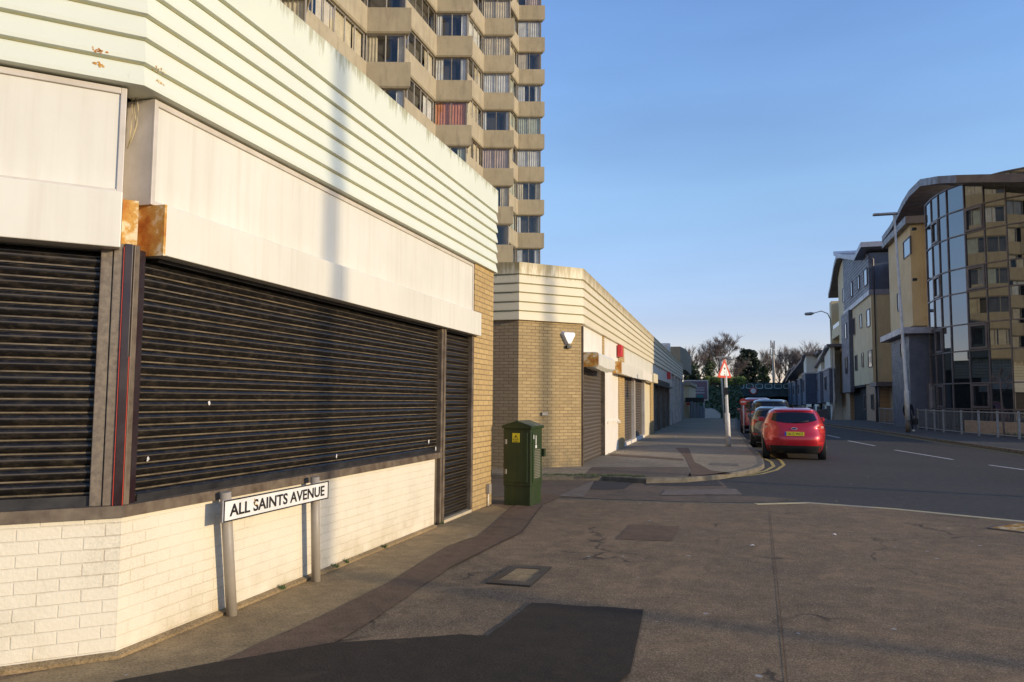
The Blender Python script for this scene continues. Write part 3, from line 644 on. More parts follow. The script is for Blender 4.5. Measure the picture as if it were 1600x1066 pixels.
def text(s, name, mat, parent, fr, u0, u1, z0, z1, v, sx=None, bold=0.012, mirror=False):
    cu = bpy.data.curves.new(name, 'FONT'); cu.body = s; cu.size = 1; cu.offset = bold; cu.extrude = .0
    cu.resolution_u = 4
    to = bpy.data.objects.new(name+'_tmp', cu); COL.objects.link(to)
    bpy.context.view_layer.update(); dg = bpy.context.evaluated_depsgraph_get()
    me = bpy.data.meshes.new_from_object(to.evaluated_get(dg)); 
    vs = [v_.co.copy() for v_ in me.vertices]; fs = [list(p.vertices) for p in me.polygons]
    bpy.data.objects.remove(to); bpy.data.meshes.remove(me)
    ax = [v_.x for v_ in vs]; az = [v_.y for v_ in vs]; x0, x1, y0, y1 = min(ax), max(ax), min(az), max(az)
    mb = MB(fr); mb.add([(u0+(p.x-x0)/(x1-x0)*(u1-u0), v, z0+(p.y-y0)/(y1-y0)*(z1-z0)) for p in vs], fs)
    return mb.build(name, mat, parent)
text('ALL SAINTS AVENUE', 'lettering', M['signblack'], pl, FS, .065, L-.065, zb+.032, zt-.032, .003, bold=.022)
mb = MB(FS); mb.box((.345, .0031, zt-.05), (.352, .0038, zt-.025)); mb.add([(.35, .0035, zt-.055), (.40, .0035, zt-.075), (.402, .0035, zt-.08), (.352, .0035, zt-.07)], [(0, 1, 2, 3)]); mb.build('rust_scratch', M['rust'], pl)
# ================================================================== GREEN CABINET
a, b, c = gz(786, 789), gz(826, 794), gz(838, 777)
d1 = (b-a); d1.z = 0; wC = d1.length; FC = Frame((a.x, a.y), (1, -.12))    # u along front, v towards camera
dC = .46; Hc = 1.13
cab = empty('utility_cabinet', (a.x+.25, a.y+.3, .1), 'dark green metal street utility cabinet with yellow warning label', 'utility cabinet')
wC = .44
mb = MB(FC); mb.box((.01, -dC+.01, .1), (wC-.01, -.01, .40)); mb.build('plinth', M['cabgreen'], cab, bevel=.006)
mb = MB(FC); mb.box((0, -dC, .385), (wC, 0, .1+Hc)); body = mb.build('body', M['cabgreen'], cab, bevel=.008)
mb = MB(FC); z0 = .1+Hc; zr = z0+.12; o_ = .022
vs = [(-o_, o_, z0), (wC+o_, o_, z0), (wC+o_, -dC-o_, z0), (-o_, -dC-o_, z0), (-o_, o_, z0+.045), (wC+o_, o_, z0+.045), (wC+o_, -dC-o_, z0+.045), (-o_, -dC-o_, z0+.045), (wC/2, o_, zr), (wC/2, -dC-o_, zr)]
mb.add(vs, [(0, 1, 2, 3), (0, 1, 5, 8, 4), (3, 2, 6, 9, 7), (0, 4, 7, 3), (1, 2, 6, 5), (4, 8, 9, 7), (5, 6, 9, 8)]); mb.build('roof', M['cabgreen'], cab, bevel=.005)
mb = MB(FC); mb.box((.05, 0, .44), (wC-.05, .014, 1.17)); dr = mb.build('door', M['cabgreen'], cab, bevel=.006)
mb = MB(FC)
for z in (.56, 1.0): mb.box((.035, .0, z), (.062, .03, z+.07))
mb.build('hinge', M['postgrey'], dr)
mb = MB(FC); mb.box((.15, .014, 1.03), (.265, .018, 1.165)); wl = mb.build('warning_label', M['signyellow'], cab)
mb = MB(FC); cx_, cz_ = .2075, 1.062
def tri(mb, cx, cz, s, v, mi=0, hole=None):
    P = [(cx-s/2, cz), (cx+s/2, cz), (cx, cz+s*.866)]
    if hole:
        g = (cx, cz+s*.2887); Q = [(g[0]+(p[0]-g[0])*hole, g[1]+(p[1]-g[1])*hole) for p in P]
        for i in range(3):
            j = (i+1) % 3; mb.quad(*[(p[0], v, p[1]) for p in (P[i], P[j], Q[j], Q[i])], mi=mi)
    else: mb.quad(*[(p[0], v, p[1]) for p in P], mi=mi)
tri(mb, cx_, cz_+.005, .09, .0185, hole=.78)
mb.quad((cx_+.006, .0185, cz_+.075), (cx_-.014, .0185, cz_+.045), (cx_-.002, .0185, cz_+.045), (cx_-.006, .0185, cz_+.018), (cx_+.014, .0185, cz_+.05), (cx_+.002, .0185, cz_+.05))
mb.box((.165, .018, cz_-.014), (.25, .0187, cz_-.009)); mb.box((.165, .018, cz_-.024), (.25, .0187, cz_-.020))
mb.build('bolt_symbol', M['signblack'], wl)
# side vents and stickers (face towards the street = +u side)
mb = MB(FC); mb.box((wC, -dC+.06, .44), (wC+.012, -.06, 1.17)); sd = mb.build('side_panel', M['cabgreen'], cab, bevel=.005)
mb = MB(FC)
for i in range(5):
    for j in range(18): mb.box((wC+.012, -.15-i*.05, .50+j*.024), (wC+.0135, -.12-i*.05, .511+j*.024))
mb.build('vent_slot', M['postgrey'], sd)
mb = MB(FC); mb.box((wC+.012, -.10, 1.08), (wC+.0138, -.075, 1.14)); mb.box((wC+.012, -.19, 1.0), (wC+.0138, -.165, 1.13)); mb.box((wC+.012, -.21, .94), (wC+.0138, -.15, .99)); mb.build('sticker', M['litter'], sd)
mb = MB(FC); mb.box((wC, -dC-.03, .8), (wC+.05, -dC+.03, .92)); mb.build('lock_bracket', M['cabgreen'], cab)
# ================================================================== SECOND SHOP ROW
dR = (-.02256, 1.0)
FR = Frame((-3.65, 18.15), dR); FCh = Frame((-3.65, 18.15), (S7, S7))
row = empty('shop_parade', (-6, 30, 0), 'long low tan brick shop parade with cream boarded fascia and grey shutters', 'shops')
chL = 1.72
P1 = (-3.65-chL*S7, 18.15-chL*S7)
Uend = 50.0
pe = FR(Uend, 0, 0)
PR = [(-14, P1[1]+.25), P1, (-3.65, 18.15), (pe.x, pe.y), (pe.x-8, pe.y)]
GR = [3.50, 3.72, 3.93, 4.15, 4.36, 4.57]
MB().sweep(PR, boards(GR, 4.84, .03, .045)).build('cladding', M['cladB'], row)
mb = MB()
for z in GR[1:]: mb.sweep(PR, [(.032, z-.018), (.048, z-.018), (.048, z+.002), (.032, z+.002)])
mb.build('board_edge', M['groove'], row)
mb = MB(); mb.prism([(p[0], p[1]) for p in PR]+[(-14, pe.y)], 4.5, 4.75); mb.build('roof', M['roof'], row)
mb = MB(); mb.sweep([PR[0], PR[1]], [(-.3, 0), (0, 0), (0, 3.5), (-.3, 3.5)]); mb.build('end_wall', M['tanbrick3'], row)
mb = MB(FCh); mb.box((-chL, -.3, 0), (0, 0, 3.5)); mb.build('corner_wall', M['tanbrick2'], row)
mb = MB(FR); mb.box((0, -.3, 0), (.16, 0, 3.5)); mb.build('pier', M['tanbrick'], row)
mb = MB(FR); mb.box((.02, .0, .1), (.08, .05, 3.45)); mb.build('corner_trim', M['brownframe'], row)
mb = MB(FR); mb.box((.1, -1.2, 0), (Uend, -.35, 3.5)); mb.build('inner_wall', M['dark'], row)
def ru(x): return FR.hit(x, 650, 0)[0]
U = dict(d0=.22, d1=ru(944), w1=ru(966), b1=ru(974.5), s1=ru(991), s2=ru(1006), w2=ru(1016), b2=ru(1021), t1=ru(1045), e=ru(1066))
print('row u', U)
random.seed(2)
shutter(FR, U['d0']+.06, U['d1'], .12, 2.5, -.1, .1, M['shutB'], row)
mb = MB(FR); mb.box((.16, -.12, .1), (.26, .02, 2.5)); mb.box((U['d1'], -.12, .1), (U['d1']+.06, .02, 2.5)); mb.build('guide_rail', M['brownframe'], row)
mb = MB(FR); mb.box((U['d1']+.06, -.3, .1), (U['w1'], 0, 3.5)); mb.build('white_pier', M['white2'], row)
mb = MB(FR); mb.box((.16, -.3, 2.5), (U['d1']-.3, -.01, 3.5)); mb.build('fascia_panel', M['white2'], row)
mb = MB(FR); mb.box((U['d1']-.3, -.3, 2.5), (U['d1']+.06, .004, 3.5)); mb.build('pier', M['tanbrick'], row)
mb = MB(FR); mb.box((U['d1']+.5, 0, 1.0), (U['w1']-.1, .05, 1.06)); mb.box((U['w1']-.3, 0, .95), (U['w1']-.05, .08, 1.02)); mb.build('ledge', M['white2'], row)
u1h = FR.hit(961, 570, .42)[0]
mb = MB(FR)
pr = [(0, 2.83), (.34, 2.83), (.42, 2.76), (.42, 2.52), (.34, 2.44), (0, 2.5)]
def hous(f, u0, u1, pr, dent=None):
    rows = []
    n = 10
    for i in range(n+1):
        u = u0+(u1-u0)*i/n; dz = (dent*math.sin(i/n*math.pi)*(1 if i % 2 else .6)) if dent else 0
        rows.append([(u, v, z+(dz if z < 2.55 else 0)) for v, z in pr])
    mb = MB(f); mb.grid(rows, 0, False, True); mb.add(rows[0], [tuple(range(len(pr)))]); mb.add(rows[-1], [tuple(range(len(pr)))[::-1]]); return mb
hous(FR, .12, u1h, pr, -.05).build('shutter_housing', M['white'], row)
mb = MB(FR); mb.box((.10, 0, 2.47), (.118, .40, 2.81)); mb.build('housing_end', M['rust'], row)
mb = MB(FR); mb.box((U['w1'], -.3, 0), (U['b1'], .03, 3.5)); mb.build('pier', M['tanbrick'], row)
ra = FR.hit(970, 550, .1)
mb = MB(FR); mb.box((ra[0]-.35, .035, 3.08), (ra[0]+.15, .16, 3.46)); mb.build('alarm_box', M['redbox'], row, bevel=.01)
mb = MB(FR); mb.box((U['b1'], -.3, 2.55), (U['t1'], .01, 3.5)); mb.build('fascia_panel', M['white'], row)
shutter(FR, U['b1']+.1, U['s1']-.12, .22, 2.56, -.1, .1, M['shutB'], row)
shutter(FR, U['s1']+.12, U['s2'], .22, 2.56, -.1, .1, M['shutB'], row)
for a_, b_, c_ in ((U['s1']-.12, U['s1']+.12, .03), (U['b1'], U['b1']+.1, .02), (U['s2'], U['s2']+.15, .03)):
    mb = MB(FR); mb.box((a_, -.15, .1), (b_, c_, 2.56)); mb.build('mullion', M['alu'], row)
mb = MB(FR); mb.box((U['b1'], -.15, .1), (U['s2'], .035, .22)); mb.build('shutter_sill', M['white2'], row)
mb = MB(FR); mb.box((U['s2']+.15, -.2, .1), (U['w2'], -.02, 2.56)); mb.box((U['s2']+.3, -.02, 1.0), (U['w2']-.1, 0.0, 1.05)); mb.build('door_panel', M['cladB'], row)
mb = MB(FR); mb.box((U['w2'], -.3, 0), (U['b2'], .03, 2.56)); mb.build('pier', M['tanbrick'], row)
u2a, u2b = FR.hit(972, 590, .3)[0], FR.hit(1026, 600, .3)[0]
pr2 = [(0.012, 2.86), (.28, 2.86), (.28, 2.50), (0.012, 2.53)]
hous(FR, u2a, (u2a+u2b)*.5, pr2, -.03).build('shutter_housing', M['white'], row)
hous(FR, (u2a+u2b)*.5+.05, u2b-2.2, pr2, .03).build('shutter_housing', M['white2'], row)
hous(FR, u2b-2.15, u2b, [(0.012, 2.9), (.36, 2.9), (.36, 2.5), (0.012, 2.5)]).build('shutter_housing', M['cladB'], row)
mb = MB(FR); mb.box((u2a-.02, .012, 2.5), (u2a-.004, .29, 2.88)); mb.build('housing_end', M['rust'], row)
n3 = 3; w3 = (U['t1']-U['b2'])/n3
for k in range(n3):
    shutter(FR, U['b2']+w3*k+.12, U['b2']+w3*(k+1), .1, 2.5, -.1, .1, M['shutB'], row)
for k in range(n3+1):
    mb = MB(FR); mb.box((U['b2']+w3*k-.02, -.15, .1), (U['b2']+w3*k+.1, .04, 2.6)); mb.build('mullion', M['brownframe'], row)
mb = MB(FR); mb.box((U['b2']+.3, .012, 2.45), (U['t1']-.5, .22, 2.75)); mb.build('shutter_housing', M['signblack'], row)
mb = MB(FR); mb.box((U['t1']-2.3, .012, 2.5), (U['t1']+.2, .35, 2.95)); mb.build('shutter_housing', M['alu'], row)
mb = MB(FR); mb.box((U['t1']-1.6, .02, 3.05), (U['t1']-.8, .2, 3.46)); mb.build('alarm_box', M['redbox'], row)
mb = MB(FR); mb.box((U['t1'], -.3, 0), (Uend, -.2, 3.5)); mb.build('shopfront', M['signblack'], row)
tp = [1047.5, 1053.5, 1058.6, 1063.2]
for x in tp:
    uu = ru(x); mb = MB(FR); mb.box((uu-.5, -.2, 0), (uu+.9, .05, 3.5)); mb.build('pilaster', M['alu'], row)
mb = MB(FR); mb.box((U['t1'], -.2, 0.1), (Uend, -.1, .9)); mb.build('stall_riser', M['hoard'], row)
# alarm box on chamfer (triangular) and bracket lamp
pu, pz = FCh.hit(887, 527, 0)
mb = MB(FCh); T = [(-.17, .13), (.17, .13), (.20, .07), (.05, -.20), (-.05, -.20), (-.20, .07)]
mb.add([(pu+a, 0, pz+b) for a, b in T]+[(pu+a*.8, .09, pz+b*.8) for a, b in T], [(6, 7, 8, 9, 10, 11)]+[(i, (i+1) % 6, 6+(i+1) % 6, 6+i) for i in range(6)])
mb.build('alarm_box', M['signwhite'], row, bevel=.01)
mb = MB(FCh); mb.box((pu-.06, 0, pz-.27), (pu+.06, .08, pz-.20)); mb.build('alarm_base', M['black'], row)
pu, pz = FCh.hit(850, 647, 0)
mb = MB(FCh); mb.box((pu-.08, 0, pz-.04), (pu+.08, .05, pz+.04)); mb.build('wall_box', M['postgrey'], row, bevel=.01)
# rooftop plant
rp = FR(36, -1.0, 0)
mb = MB(FR); mb.box((40.5, -1.5, 4.7), (42, -.6, 5.9)); mb.box((42.1, -1.3, 4.7), (43, -.55, 6.15)); mb.build('rooftop_unit', M['signwhite'], row, bevel=.02)
# overhang: weeds at the foot of the walls
def tufts(name, spots, mat, n, h, label=None):
    mb = MB()
    for (x, y, z, s) in spots:
        for _ in range(n):
            a = random.uniform(0, 6.28); r = random.random()**.5*s; bx, by = x+r*math.cos(a), y+r*math.sin(a); hh = h*random.uniform(.4, 1); t = random.uniform(0, 6.28)
            dx, dy = math.cos(t)*.006, math.sin(t)*.006; lx, ly = random.gauss(0, .4)*hh, random.gauss(0, .4)*hh
            mb.add([(bx-dx, by-dy, z), (bx+dx, by+dy, z), (bx+lx, by+ly, z+hh)], [(0, 1, 2)])
    return mb
random.seed(11)
sp = []
for x, y in ((960, 705), (952, 709), (945, 712)): p = gz(x, y); sp.append((p.x+.1, p.y, .1, .25))
for x in range(850, 1010, 5): p = gz(x, 742+(x-850)*.02+random.uniform(-1, 1)); sp.append((p.x, p.y+.02, .1, .10))
for x in range(30, 8): pass
for k in range(5):
    y = random.uniform(4.2, 9.0); sp.append((CX+.04, y, .12, .03))
tag(tufts('weeds', sp, None, 26, .05).build('weeds', M['grass'], org=(-3.6, 12, .1), fix=False), 'short green weeds growing along the wall foot and kerb', 'weeds', kind='stuff')
# ================================================================== TOWER BLOCK
tw = empty('tower_block', (-22, 42, 0), 'tall concrete tower block with zigzag bays of windows', 'tower block')
XT = -16.5; PY = 8.45; Y0 = 31.2; DF = Vector((1.85, .55))
def bay(k):
    y = Y0+PY*k
    return [(XT, y-PY+2.8), (XT, y), (XT+DF.x, y+DF.y), (XT, y+2.8)]
FLO = 2.62; ZT = 14.62                           # a spandrel top
floors = range(-5, 14)
vis_f = range(-1, 8); vis_b = range(-1, 4); all_b = range(-4, 4)
mbc = MB()
allp = []
for k in all_b:
    for p in bay(k):
        if not allp or (abs(allp[-1][0]-p[0])+abs(allp[-1][1]-p[1])) > .05: allp.append(p)
mbc.sweep([allp[0]]+allp[1:]+[(XT-14, allp[-1][1]+.2), (XT-14, allp[0][1])], [(-.55, 0), (-.50, 0), (-.50, ZT+FLO*14), (-.55, ZT+FLO*14)])
mbc.build('core_wall', M['room'], tw)
mb = MB(); mb.prism([(XT-.6, allp[0][1]+.6), (XT-.6, allp[-1][1]-.6), (XT-13.5, allp[-1][1]-.6), (XT-13.5, allp[0][1]+.6)], 0, ZT+FLO*14); mb.build('core', M['conc2'], tw)
random.seed(21)
spandprof = lambda z: [(-.5, z-1.24), (.10, z-1.24), (.16, z-1.16), (.16, z-.02), (.13, z), (-.5, z)]
hid = MB()
for f in floors:
    z = ZT+FLO*f
    for k in all_b:
        P = bay(k)
        if f in vis_f and k in vis_b: MB().sweep(P, spandprof(z)).build('spandrel', M['conc'], tw)
        else: hid.sweep(P, spandprof(z))
hid.build('spandrel', M['conc'], tw)['kind'] = 'stuff'
curs = ['cur_white', 'cur_cream', 'cur_white', 'cur_cream', 'cur_green', 'cur_grey', 'cur_white', 'cur_blue', 'cur_pink', None, None]
def pleat(mb, f, u0, u1, z0, z1, v, mi=0, amp=.035, pp=.16):
    n = max(2, int((u1-u0)/pp*4)); rows = [[], []]; ph = random.uniform(0, 6); 
    for i in range(n+1):
        u = u0+(u1-u0)*i/n; a = amp*math.sin(2*math.pi*(u-u0)/pp+ph+.8*math.sin(u*3))
        rows[0].append((u, v+a, z0)); rows[1].append((u+random.uniform(-.01, .01), v+a*.6, z1))
    mb.grid(rows, mi, True)
def twindow(a, b, z0, z1, npan, curt, parent, mbs=None, v=-.04, openf=.5):
    d = (Vector(b)-Vector(a)); L = d.length; f = Frame(a, d)
    fr = mbs[0] if mbs else MB(); fr.fr = f
    t = .045
    fr.box((.04, v-.03, z0), (L-.04, v+.03, z0+t)); fr.box((.04, v-.03, z1-t), (L-.04, v+.03, z1))
    for i in range(npan+1):
        u = .04+(L-.08-t)*i/npan; fr.box((u, v-.031, z0+t), (u+t, v+.031, z1-t))
    gl = mbs[1] if mbs else MB(); gl.fr = f; gl.quad((.08, v, z0+t), (L-.08, v, z0+t), (L-.08, v, z1-t), (.08, v, z1-t))
    if mbs: cu = mbs[2]
    else: cu = MB()
    cu.fr = f
    mode = random.random()
    if curt:
        if mode < .45: segs = [(.08, L-.08)]
        elif mode < .85: q = L*random.uniform(.16, .36); segs = [(.08, q), (L-q*random.uniform(.7, 1.1), L-.08)]
        else: q = L*random.uniform(.3, .6); segs = [(.08, q)] if random.random() < .5 else [(q, L-.08)]
        if npan > 3 and mode < .5:
            segs = []; u = .08
            while u < L-.5:
                q = u+random.uniform(.7, 1.9); segs.append((u, min(q, L-.08))); u = q+random.choice((0, 0, .1, .5))
        for s0, s1 in segs: pleat(cu, f, s0, s1, z0+.02, z1-.02, v-.11)
    if mbs: return None
    w_ = fr.build('window', M['winframe'] if random.random() < .5 else M['whiteframe'], parent)
    gl.build('pane', M['winglass'], w_, fix=False)
    if curt and cu.v: cu.build('curtain', M[curt], w_, fix=False)
    return w_
hm = [MB(), MB(), MB()]
for f in floors:
    zt = ZT+FLO*f; z0, z1 = zt, zt+FLO-1.24
    for k in all_b:
        P = bay(k); cF = random.choice(curs if random.random() < .35 else ['cur_white', 'cur_cream', 'cur_white', 'cur_green', 'cur_white', 'cur_pink']); cR = random.choice(curs[:6])
        if k == 1 and f == 1: cF = 'cur_orange'
        m = None if (f in vis_f and k in vis_b) else hm
        twindow(P[1], P[2], z0, z1, 2, cF, tw, m)
        ypx = 2.9 if k == -4 else 0.15
        twindow((P[0][0], P[0][1]+ypx), P[1], z0, z1, 6, cR, tw, m)
for q in hm: q.fr = None
for f in vis_f:
    pass
hm[0].build('window', M['winframe'], tw)['kind'] = 'stuff'; hm[1].build('pane', M['winglass'], tw, fix=False)['kind'] = 'stuff'; hm[2].build('curtain', M['cur_cream'], tw, fix=False)['kind'] = 'stuff'
# window jambs beside the outer bay corners
mb = MB()
for f in floors:
    zt = ZT+FLO*f
    for k in all_b:
        P = bay(k); fr = Frame(P[2], Vector(P[3])-Vector(P[2])); mb.fr = fr; mb.box((.05, -.08, zt-.01), (2.7, -.02, zt+FLO-1.23)); 
mb.fr = None; mb.build('bay_return', M['conc2'], tw)
# ================================================================== FAR LEFT BUILDINGS
cb = empty('concrete_block', (-9, 76, 0), 'brown concrete building overhanging the pavement past the shop parade', 'building')
pl_ = [(-16, 69.2), (-5.0, 69.2), (-4.75, 73), (-5.05, 86), (-16, 86)]
mb = MB(); mb.prism(pl_, 4.55, 6.5); mb.build('upper_storey', M['conc2'], cb)
mb = MB(); mb.prism([(-16, 70), (-6.6, 70), (-6.6, 85.5), (-16, 85.5)], -.5, 4.55); mb.build('ground_storey', M['signblack'], cb)
mb = MB(); mb.box((-5.45, 70.3, -.3), (-4.95, 71.8, 3.4)); mb.build('pier', M['zinclight'], cb)
mb = MB(); mb.box((-5.5, 74.0, -.3), (-5.2, 74.3, 4.55)); mb.build('pier', M['galv'], cb)
lb = empty('kiosk', (-7, 95, -1), 'low tan building with black shop awning beside the billboard', 'shop')
mb = MB(); mb.box((-14, 90, -1.2), (-5.6, 104, 3.5)); mb.build('wall', M['render'], lb)
mb = MB(); mb.box((-14.2, 89.8, 3.5), (-5.4, 104.2, 3.9)); mb.build('roof', M['conc2'], lb)
mb = MB(); mb.box((-5.9, 88.5, 1.55), (-3.9, 89.7, 2.1)); mb.build('awning', M['black'], lb)
mb = MB(); mb.box((-5.8, 88.6, 1.25), (-4.9, 89.6, 1.52)); mb.build('awning_trim', M['signred'], lb)
hf = empty('hoarding_fence', (-4.6, 88, -.4), 'grey timber hoarding fence along the left pavement', 'fence')
for k in range(9):
    y = 78+k*3.4; mb = MB(); mb.box((-4.75+.05*(k % 2), y, gh(y)-.05), (-4.65+.05*(k % 2), y+3.3, gh(y)+1.75)); mb.build('panel', M['hoard'], hf)
ww = MB(); a, b = onY(1096, 657, 112), onY(1126, 657, 112)
ww.add([(a.x, 112, -1.4), (b.x, 112, -1.4), (b.x, 112, 0.05), (a.x+1.6, 112, .7), (a.x, 112, .75), (a.x, 112.4, -1.4), (b.x, 112.4, -1.4), (b.x, 112.4, 0.05), (a.x+1.6, 112.4, .7), (a.x, 112.4, .75)],
       [(0, 1, 2, 3, 4), (5, 9, 8, 7, 6), (0, 5, 6, 1), (1, 6, 7, 2), (2, 7, 8, 3), (3, 8, 9, 4), (4, 9, 5, 0)])
tag(ww.build('low_wall', pm('graffiti_wall', (.55, .53, .48), (.2, .22, .24), 1.3, .8, lo=.55, hi=.62), org=(a.x, 112, -1.2)), 'low scruffy white painted wall at the far end of the pavement', 'wall')
# billboard
bb = empty('billboard', (-4.5, 108, -1), 'large framed advertising billboard on posts beside the embankment', 'billboard')
p, q = onY(1068, 594, 108), onY(1107, 626, 108)
mb = MB(); mb.box((p.x, 108, q.z), (q.x, 108.3, p.z)); mb.build('frame', M['alu'], bb)
mb = MB(); mb.box((p.x+.15, 107.97, q.z+.15), (q.x-.15, 107.999, p.z-.15)); bp = mb.build('poster', pm('poster_purple', (.14, .09, .13), (.20, .13, .14), .5, .5), bb)
mb = MB()
mb.box((p.x+.6, 107.95, q.z+.95), (q.x-.5, 107.965, q.z+1.15)); mb.box((p.x+1.5, 107.95, q.z+1.35), (q.x-.5, 107.965, q.z+1.5)); mb.box((p.x+1.5, 107.95, q.z+1.65), (q.x-.5, 107.965, q.z+1.78)); mb.build('pale_band', M['zinclight'], bp)
mb = MB(); mb.box((q.x-1.5, 107.95, q.z+.3), (q.x-.7, 107.965, q.z+.75)); mb.build('teal_band', pm('teal', (.03, .22, .22), None, 3, .5), bp)
mb = MB(); mb.box((p.x+.4, 108.05, -1.3), (p.x+.6, 108.2, q.z)); mb.box((q.x-.7, 108.05, -1.3), (q.x-.5, 108.2, q.z)); mb.build('post', M['galv'], bb)
# ================================================================== RIGHT SIDE: GLASS STAIR TOWER + FLATS
fl = empty('apartment_building', (16, 60, 0), 'modern cream and grey flats with a curved dark glass corner tower', 'apartment building')
LDP = [(25.4, 47.1), (25.0, 45.6), (24.75, 44.5), (24.65, 43.5), (24.86, 42.2), (25.2, 41.0), (25.75, 40.0), (26.6, 38.9), (27.75, 38.2), (29.1, 37.8), (30.5, 37.9)]
cY, sY = math.cos(YAW), math.sin(YAW)
def LD(a, b): return (a*cY-b*sY, a*sY+b*cY)
arc = [tuple(dep(*q)[:2]) for q in ((1447, 357, 47.1), (1456, 350, 45.6), (1467, 345, 44.5), (1480, 335, 43.5), (1507, 325.5, 42.2), (1537, 317, 41), (1571, 309, 40), (1622, 303, 38.9), (1674, 300, 38.2), (1728, 300, 37.8), (1770, 300, 37.9))]
# travel order for outward normal to the right: from right/near end to left/far end
arcP = arc[::-1]
print('arc', arc)
ztr = [dep(1480, y_, 43.5).z for y_ in (296, 335.3, 374, 425, 462.6, 511, 551.5, 600)]+[1.35, .1]
mbm = MB()
for z in ztr: mbm.sweep(arc, [(-.08, z-.035), (.05, z-.035), (.05, z+.035), (-.08, z+.035)])
for i, p in enumerate(arc):
    a2 = arc[max(i-1, 0)]; b2 = arc[min(i+1, len(arc)-1)]; d = (Vector(b2)-Vector(a2)).normalized(); f = Frame(p, d)
    mbm.fr = f; mbm.box((-.03, -.08, .1), (.03, .06, ztr[0]-.0)); mbm.fr = None
mbm.build('mullion_grid', M['zinc'], fl)
random.seed(31)
openc = {(4, 1), (4, 3), (4, 5), (4, 7), (7, 1), (7, 3), (7, 5), (1, 1), (1, 3), (1, 5), (1, 7)}
for i in range(len(arc)-1):
    f = Frame(arc[i], Vector(arc[i+1])-Vector(arc[i])); Lp = (Vector(arc[i])-Vector(arc[i+1])).length
    for j in range(len(ztr)-1):
        t = random.uniform(-.004, .004); t2 = random.uniform(-.003, .003)
        mb = MB(f); mb.quad((0.03, t, ztr[j+1]), (Lp-.03, -t, ztr[j+1]), (Lp-.03, -t+t2, ztr[j]), (0.03, t+t2, ztr[j])); g = mb.build('glass_panel', M['mirror'], fl, fix=False)
        if (i, j) in openc:
            mb = MB(f); zz0, zz1 = ztr[j+1]+.06, ztr[j]-.06
            for a_, b_ in (((.05, zz0), (Lp-.05, zz0+.11)), ((.05, zz1-.11), (Lp-.05, zz1)), ((.05, zz0+.11), (.16, zz1-.11)), ((Lp-.16, zz0+.11), (Lp-.05, zz1-.11))): mb.box((a_[0], .01, a_[1]), (b_[0], .09, b_[1]))
            mb.build('opening_light', M['zinc'], g)
# solid mass behind the curtain wall and the wing beyond the frame
cen = (arc[-1][0]+4, arc[0][1]+1)
body = [(x+.35, y+.3) for x, y in arc]+[(17.6, 36.2), (17.6, 34.6), (44, 30), (44, 62), (arc[0][0]+1.2, 62)]
mb = MB(); mb.prism(body, 0, 13.1); mb.build('main_block', M['render'], fl)
# curved eaves roof
EP = [(1378, 378, 61), (1390, 362, 57.5), (1401, 343, 54.5), (1410, 324, 52), (1420, 308, 49.5), (1437.7, 291, 46), (1465, 287, 42.7), (1494, 285.6, 41), (1530, 285, 39.8), (1565, 284.7, 38.7), (1600, 284.5, 37.9), (1640, 284.5, 37.2), (1690, 286, 36.6), (1760, 290, 36.4)]
rows = []
for x_, y_, d_ in EP:
    p = dep(x_, y_, d_); dv_ = Vector((22-p.x, 56-p.y, 0)).normalized()*3.2; inn = Vector((p.x, p.y, 0))+dv_; rows.append([(p.x, p.y, p.z), (p.x, p.y, p.z+.42), (inn.x, inn.y, p.z+.45), (inn.x, inn.y, p.z+.02)])
mb = MB(); mb.grid(rows, 0, False, True); mb.add(rows[0], [(0, 1, 2, 3)]); mb.add(rows[-1], [(3, 2, 1, 0)]); mb.build('eaves_roof', M['zinc'], fl)
mb = MB(); v_ = onY(1588, 268, 58); mb.tube([(v_.x, 58, 14.6), (v_.x, 58, v_.z)], .12, 8); mb.build('roof_vent', M['zinc'], fl)
mb = MB(); mb.box((16, 54, 12.9), (43, 61, 13.3)); mb.build('roof', M['zinc'], fl)
# cream stair bay beside the glass
XB = 10.85
def yat(px, X=XB): return onX(px, 640, X).y
FQ = Frame((XB, 0), (0, -1))                  # faces -X; u = -y
def zat(px, py, X=XB): return onX(px, py, X).z
yb0, yb1 = yat(1431), yat(1402)
zc_top = 13.3; zc_bot = zat(1431, 507)
mb = MB(); mb.box((XB, yb0, zc_bot), (XB+4, yb1+1.5, zc_top)); cbk = mb.build('stair_bay', M['render'], fl)
mb = MB(); mb.box((XB-.35, yb0-.5, zc_top), (XB+4, yb1+2, zc_top+.5)); mb.build('bay_roof', M['zinc'], fl, bevel=.03)
XC = XB-.9
yc0, yc1 = yat(1424, XC), yat(1396, XC); zl = zat(1424, 520, XC)-.05
mb = MB(); mb.box((XC, yc0, 0), (XB+4, yc1, zl))
for k in range(int(zl/.22)): mb.box((XC-.018, yc0-.018, .1+k*.22), (XB+.1, yc1+.0, .1+k*.22+.19))
mb.build('boarded_bay', M['slate'], fl)
mb = MB(); mb.box((XC-.5, yc0-.6, zl), (XB+3.8, yc1+1.2, zl+.4)); mb.build('canopy', M['zinclight'], fl, bevel=.04)
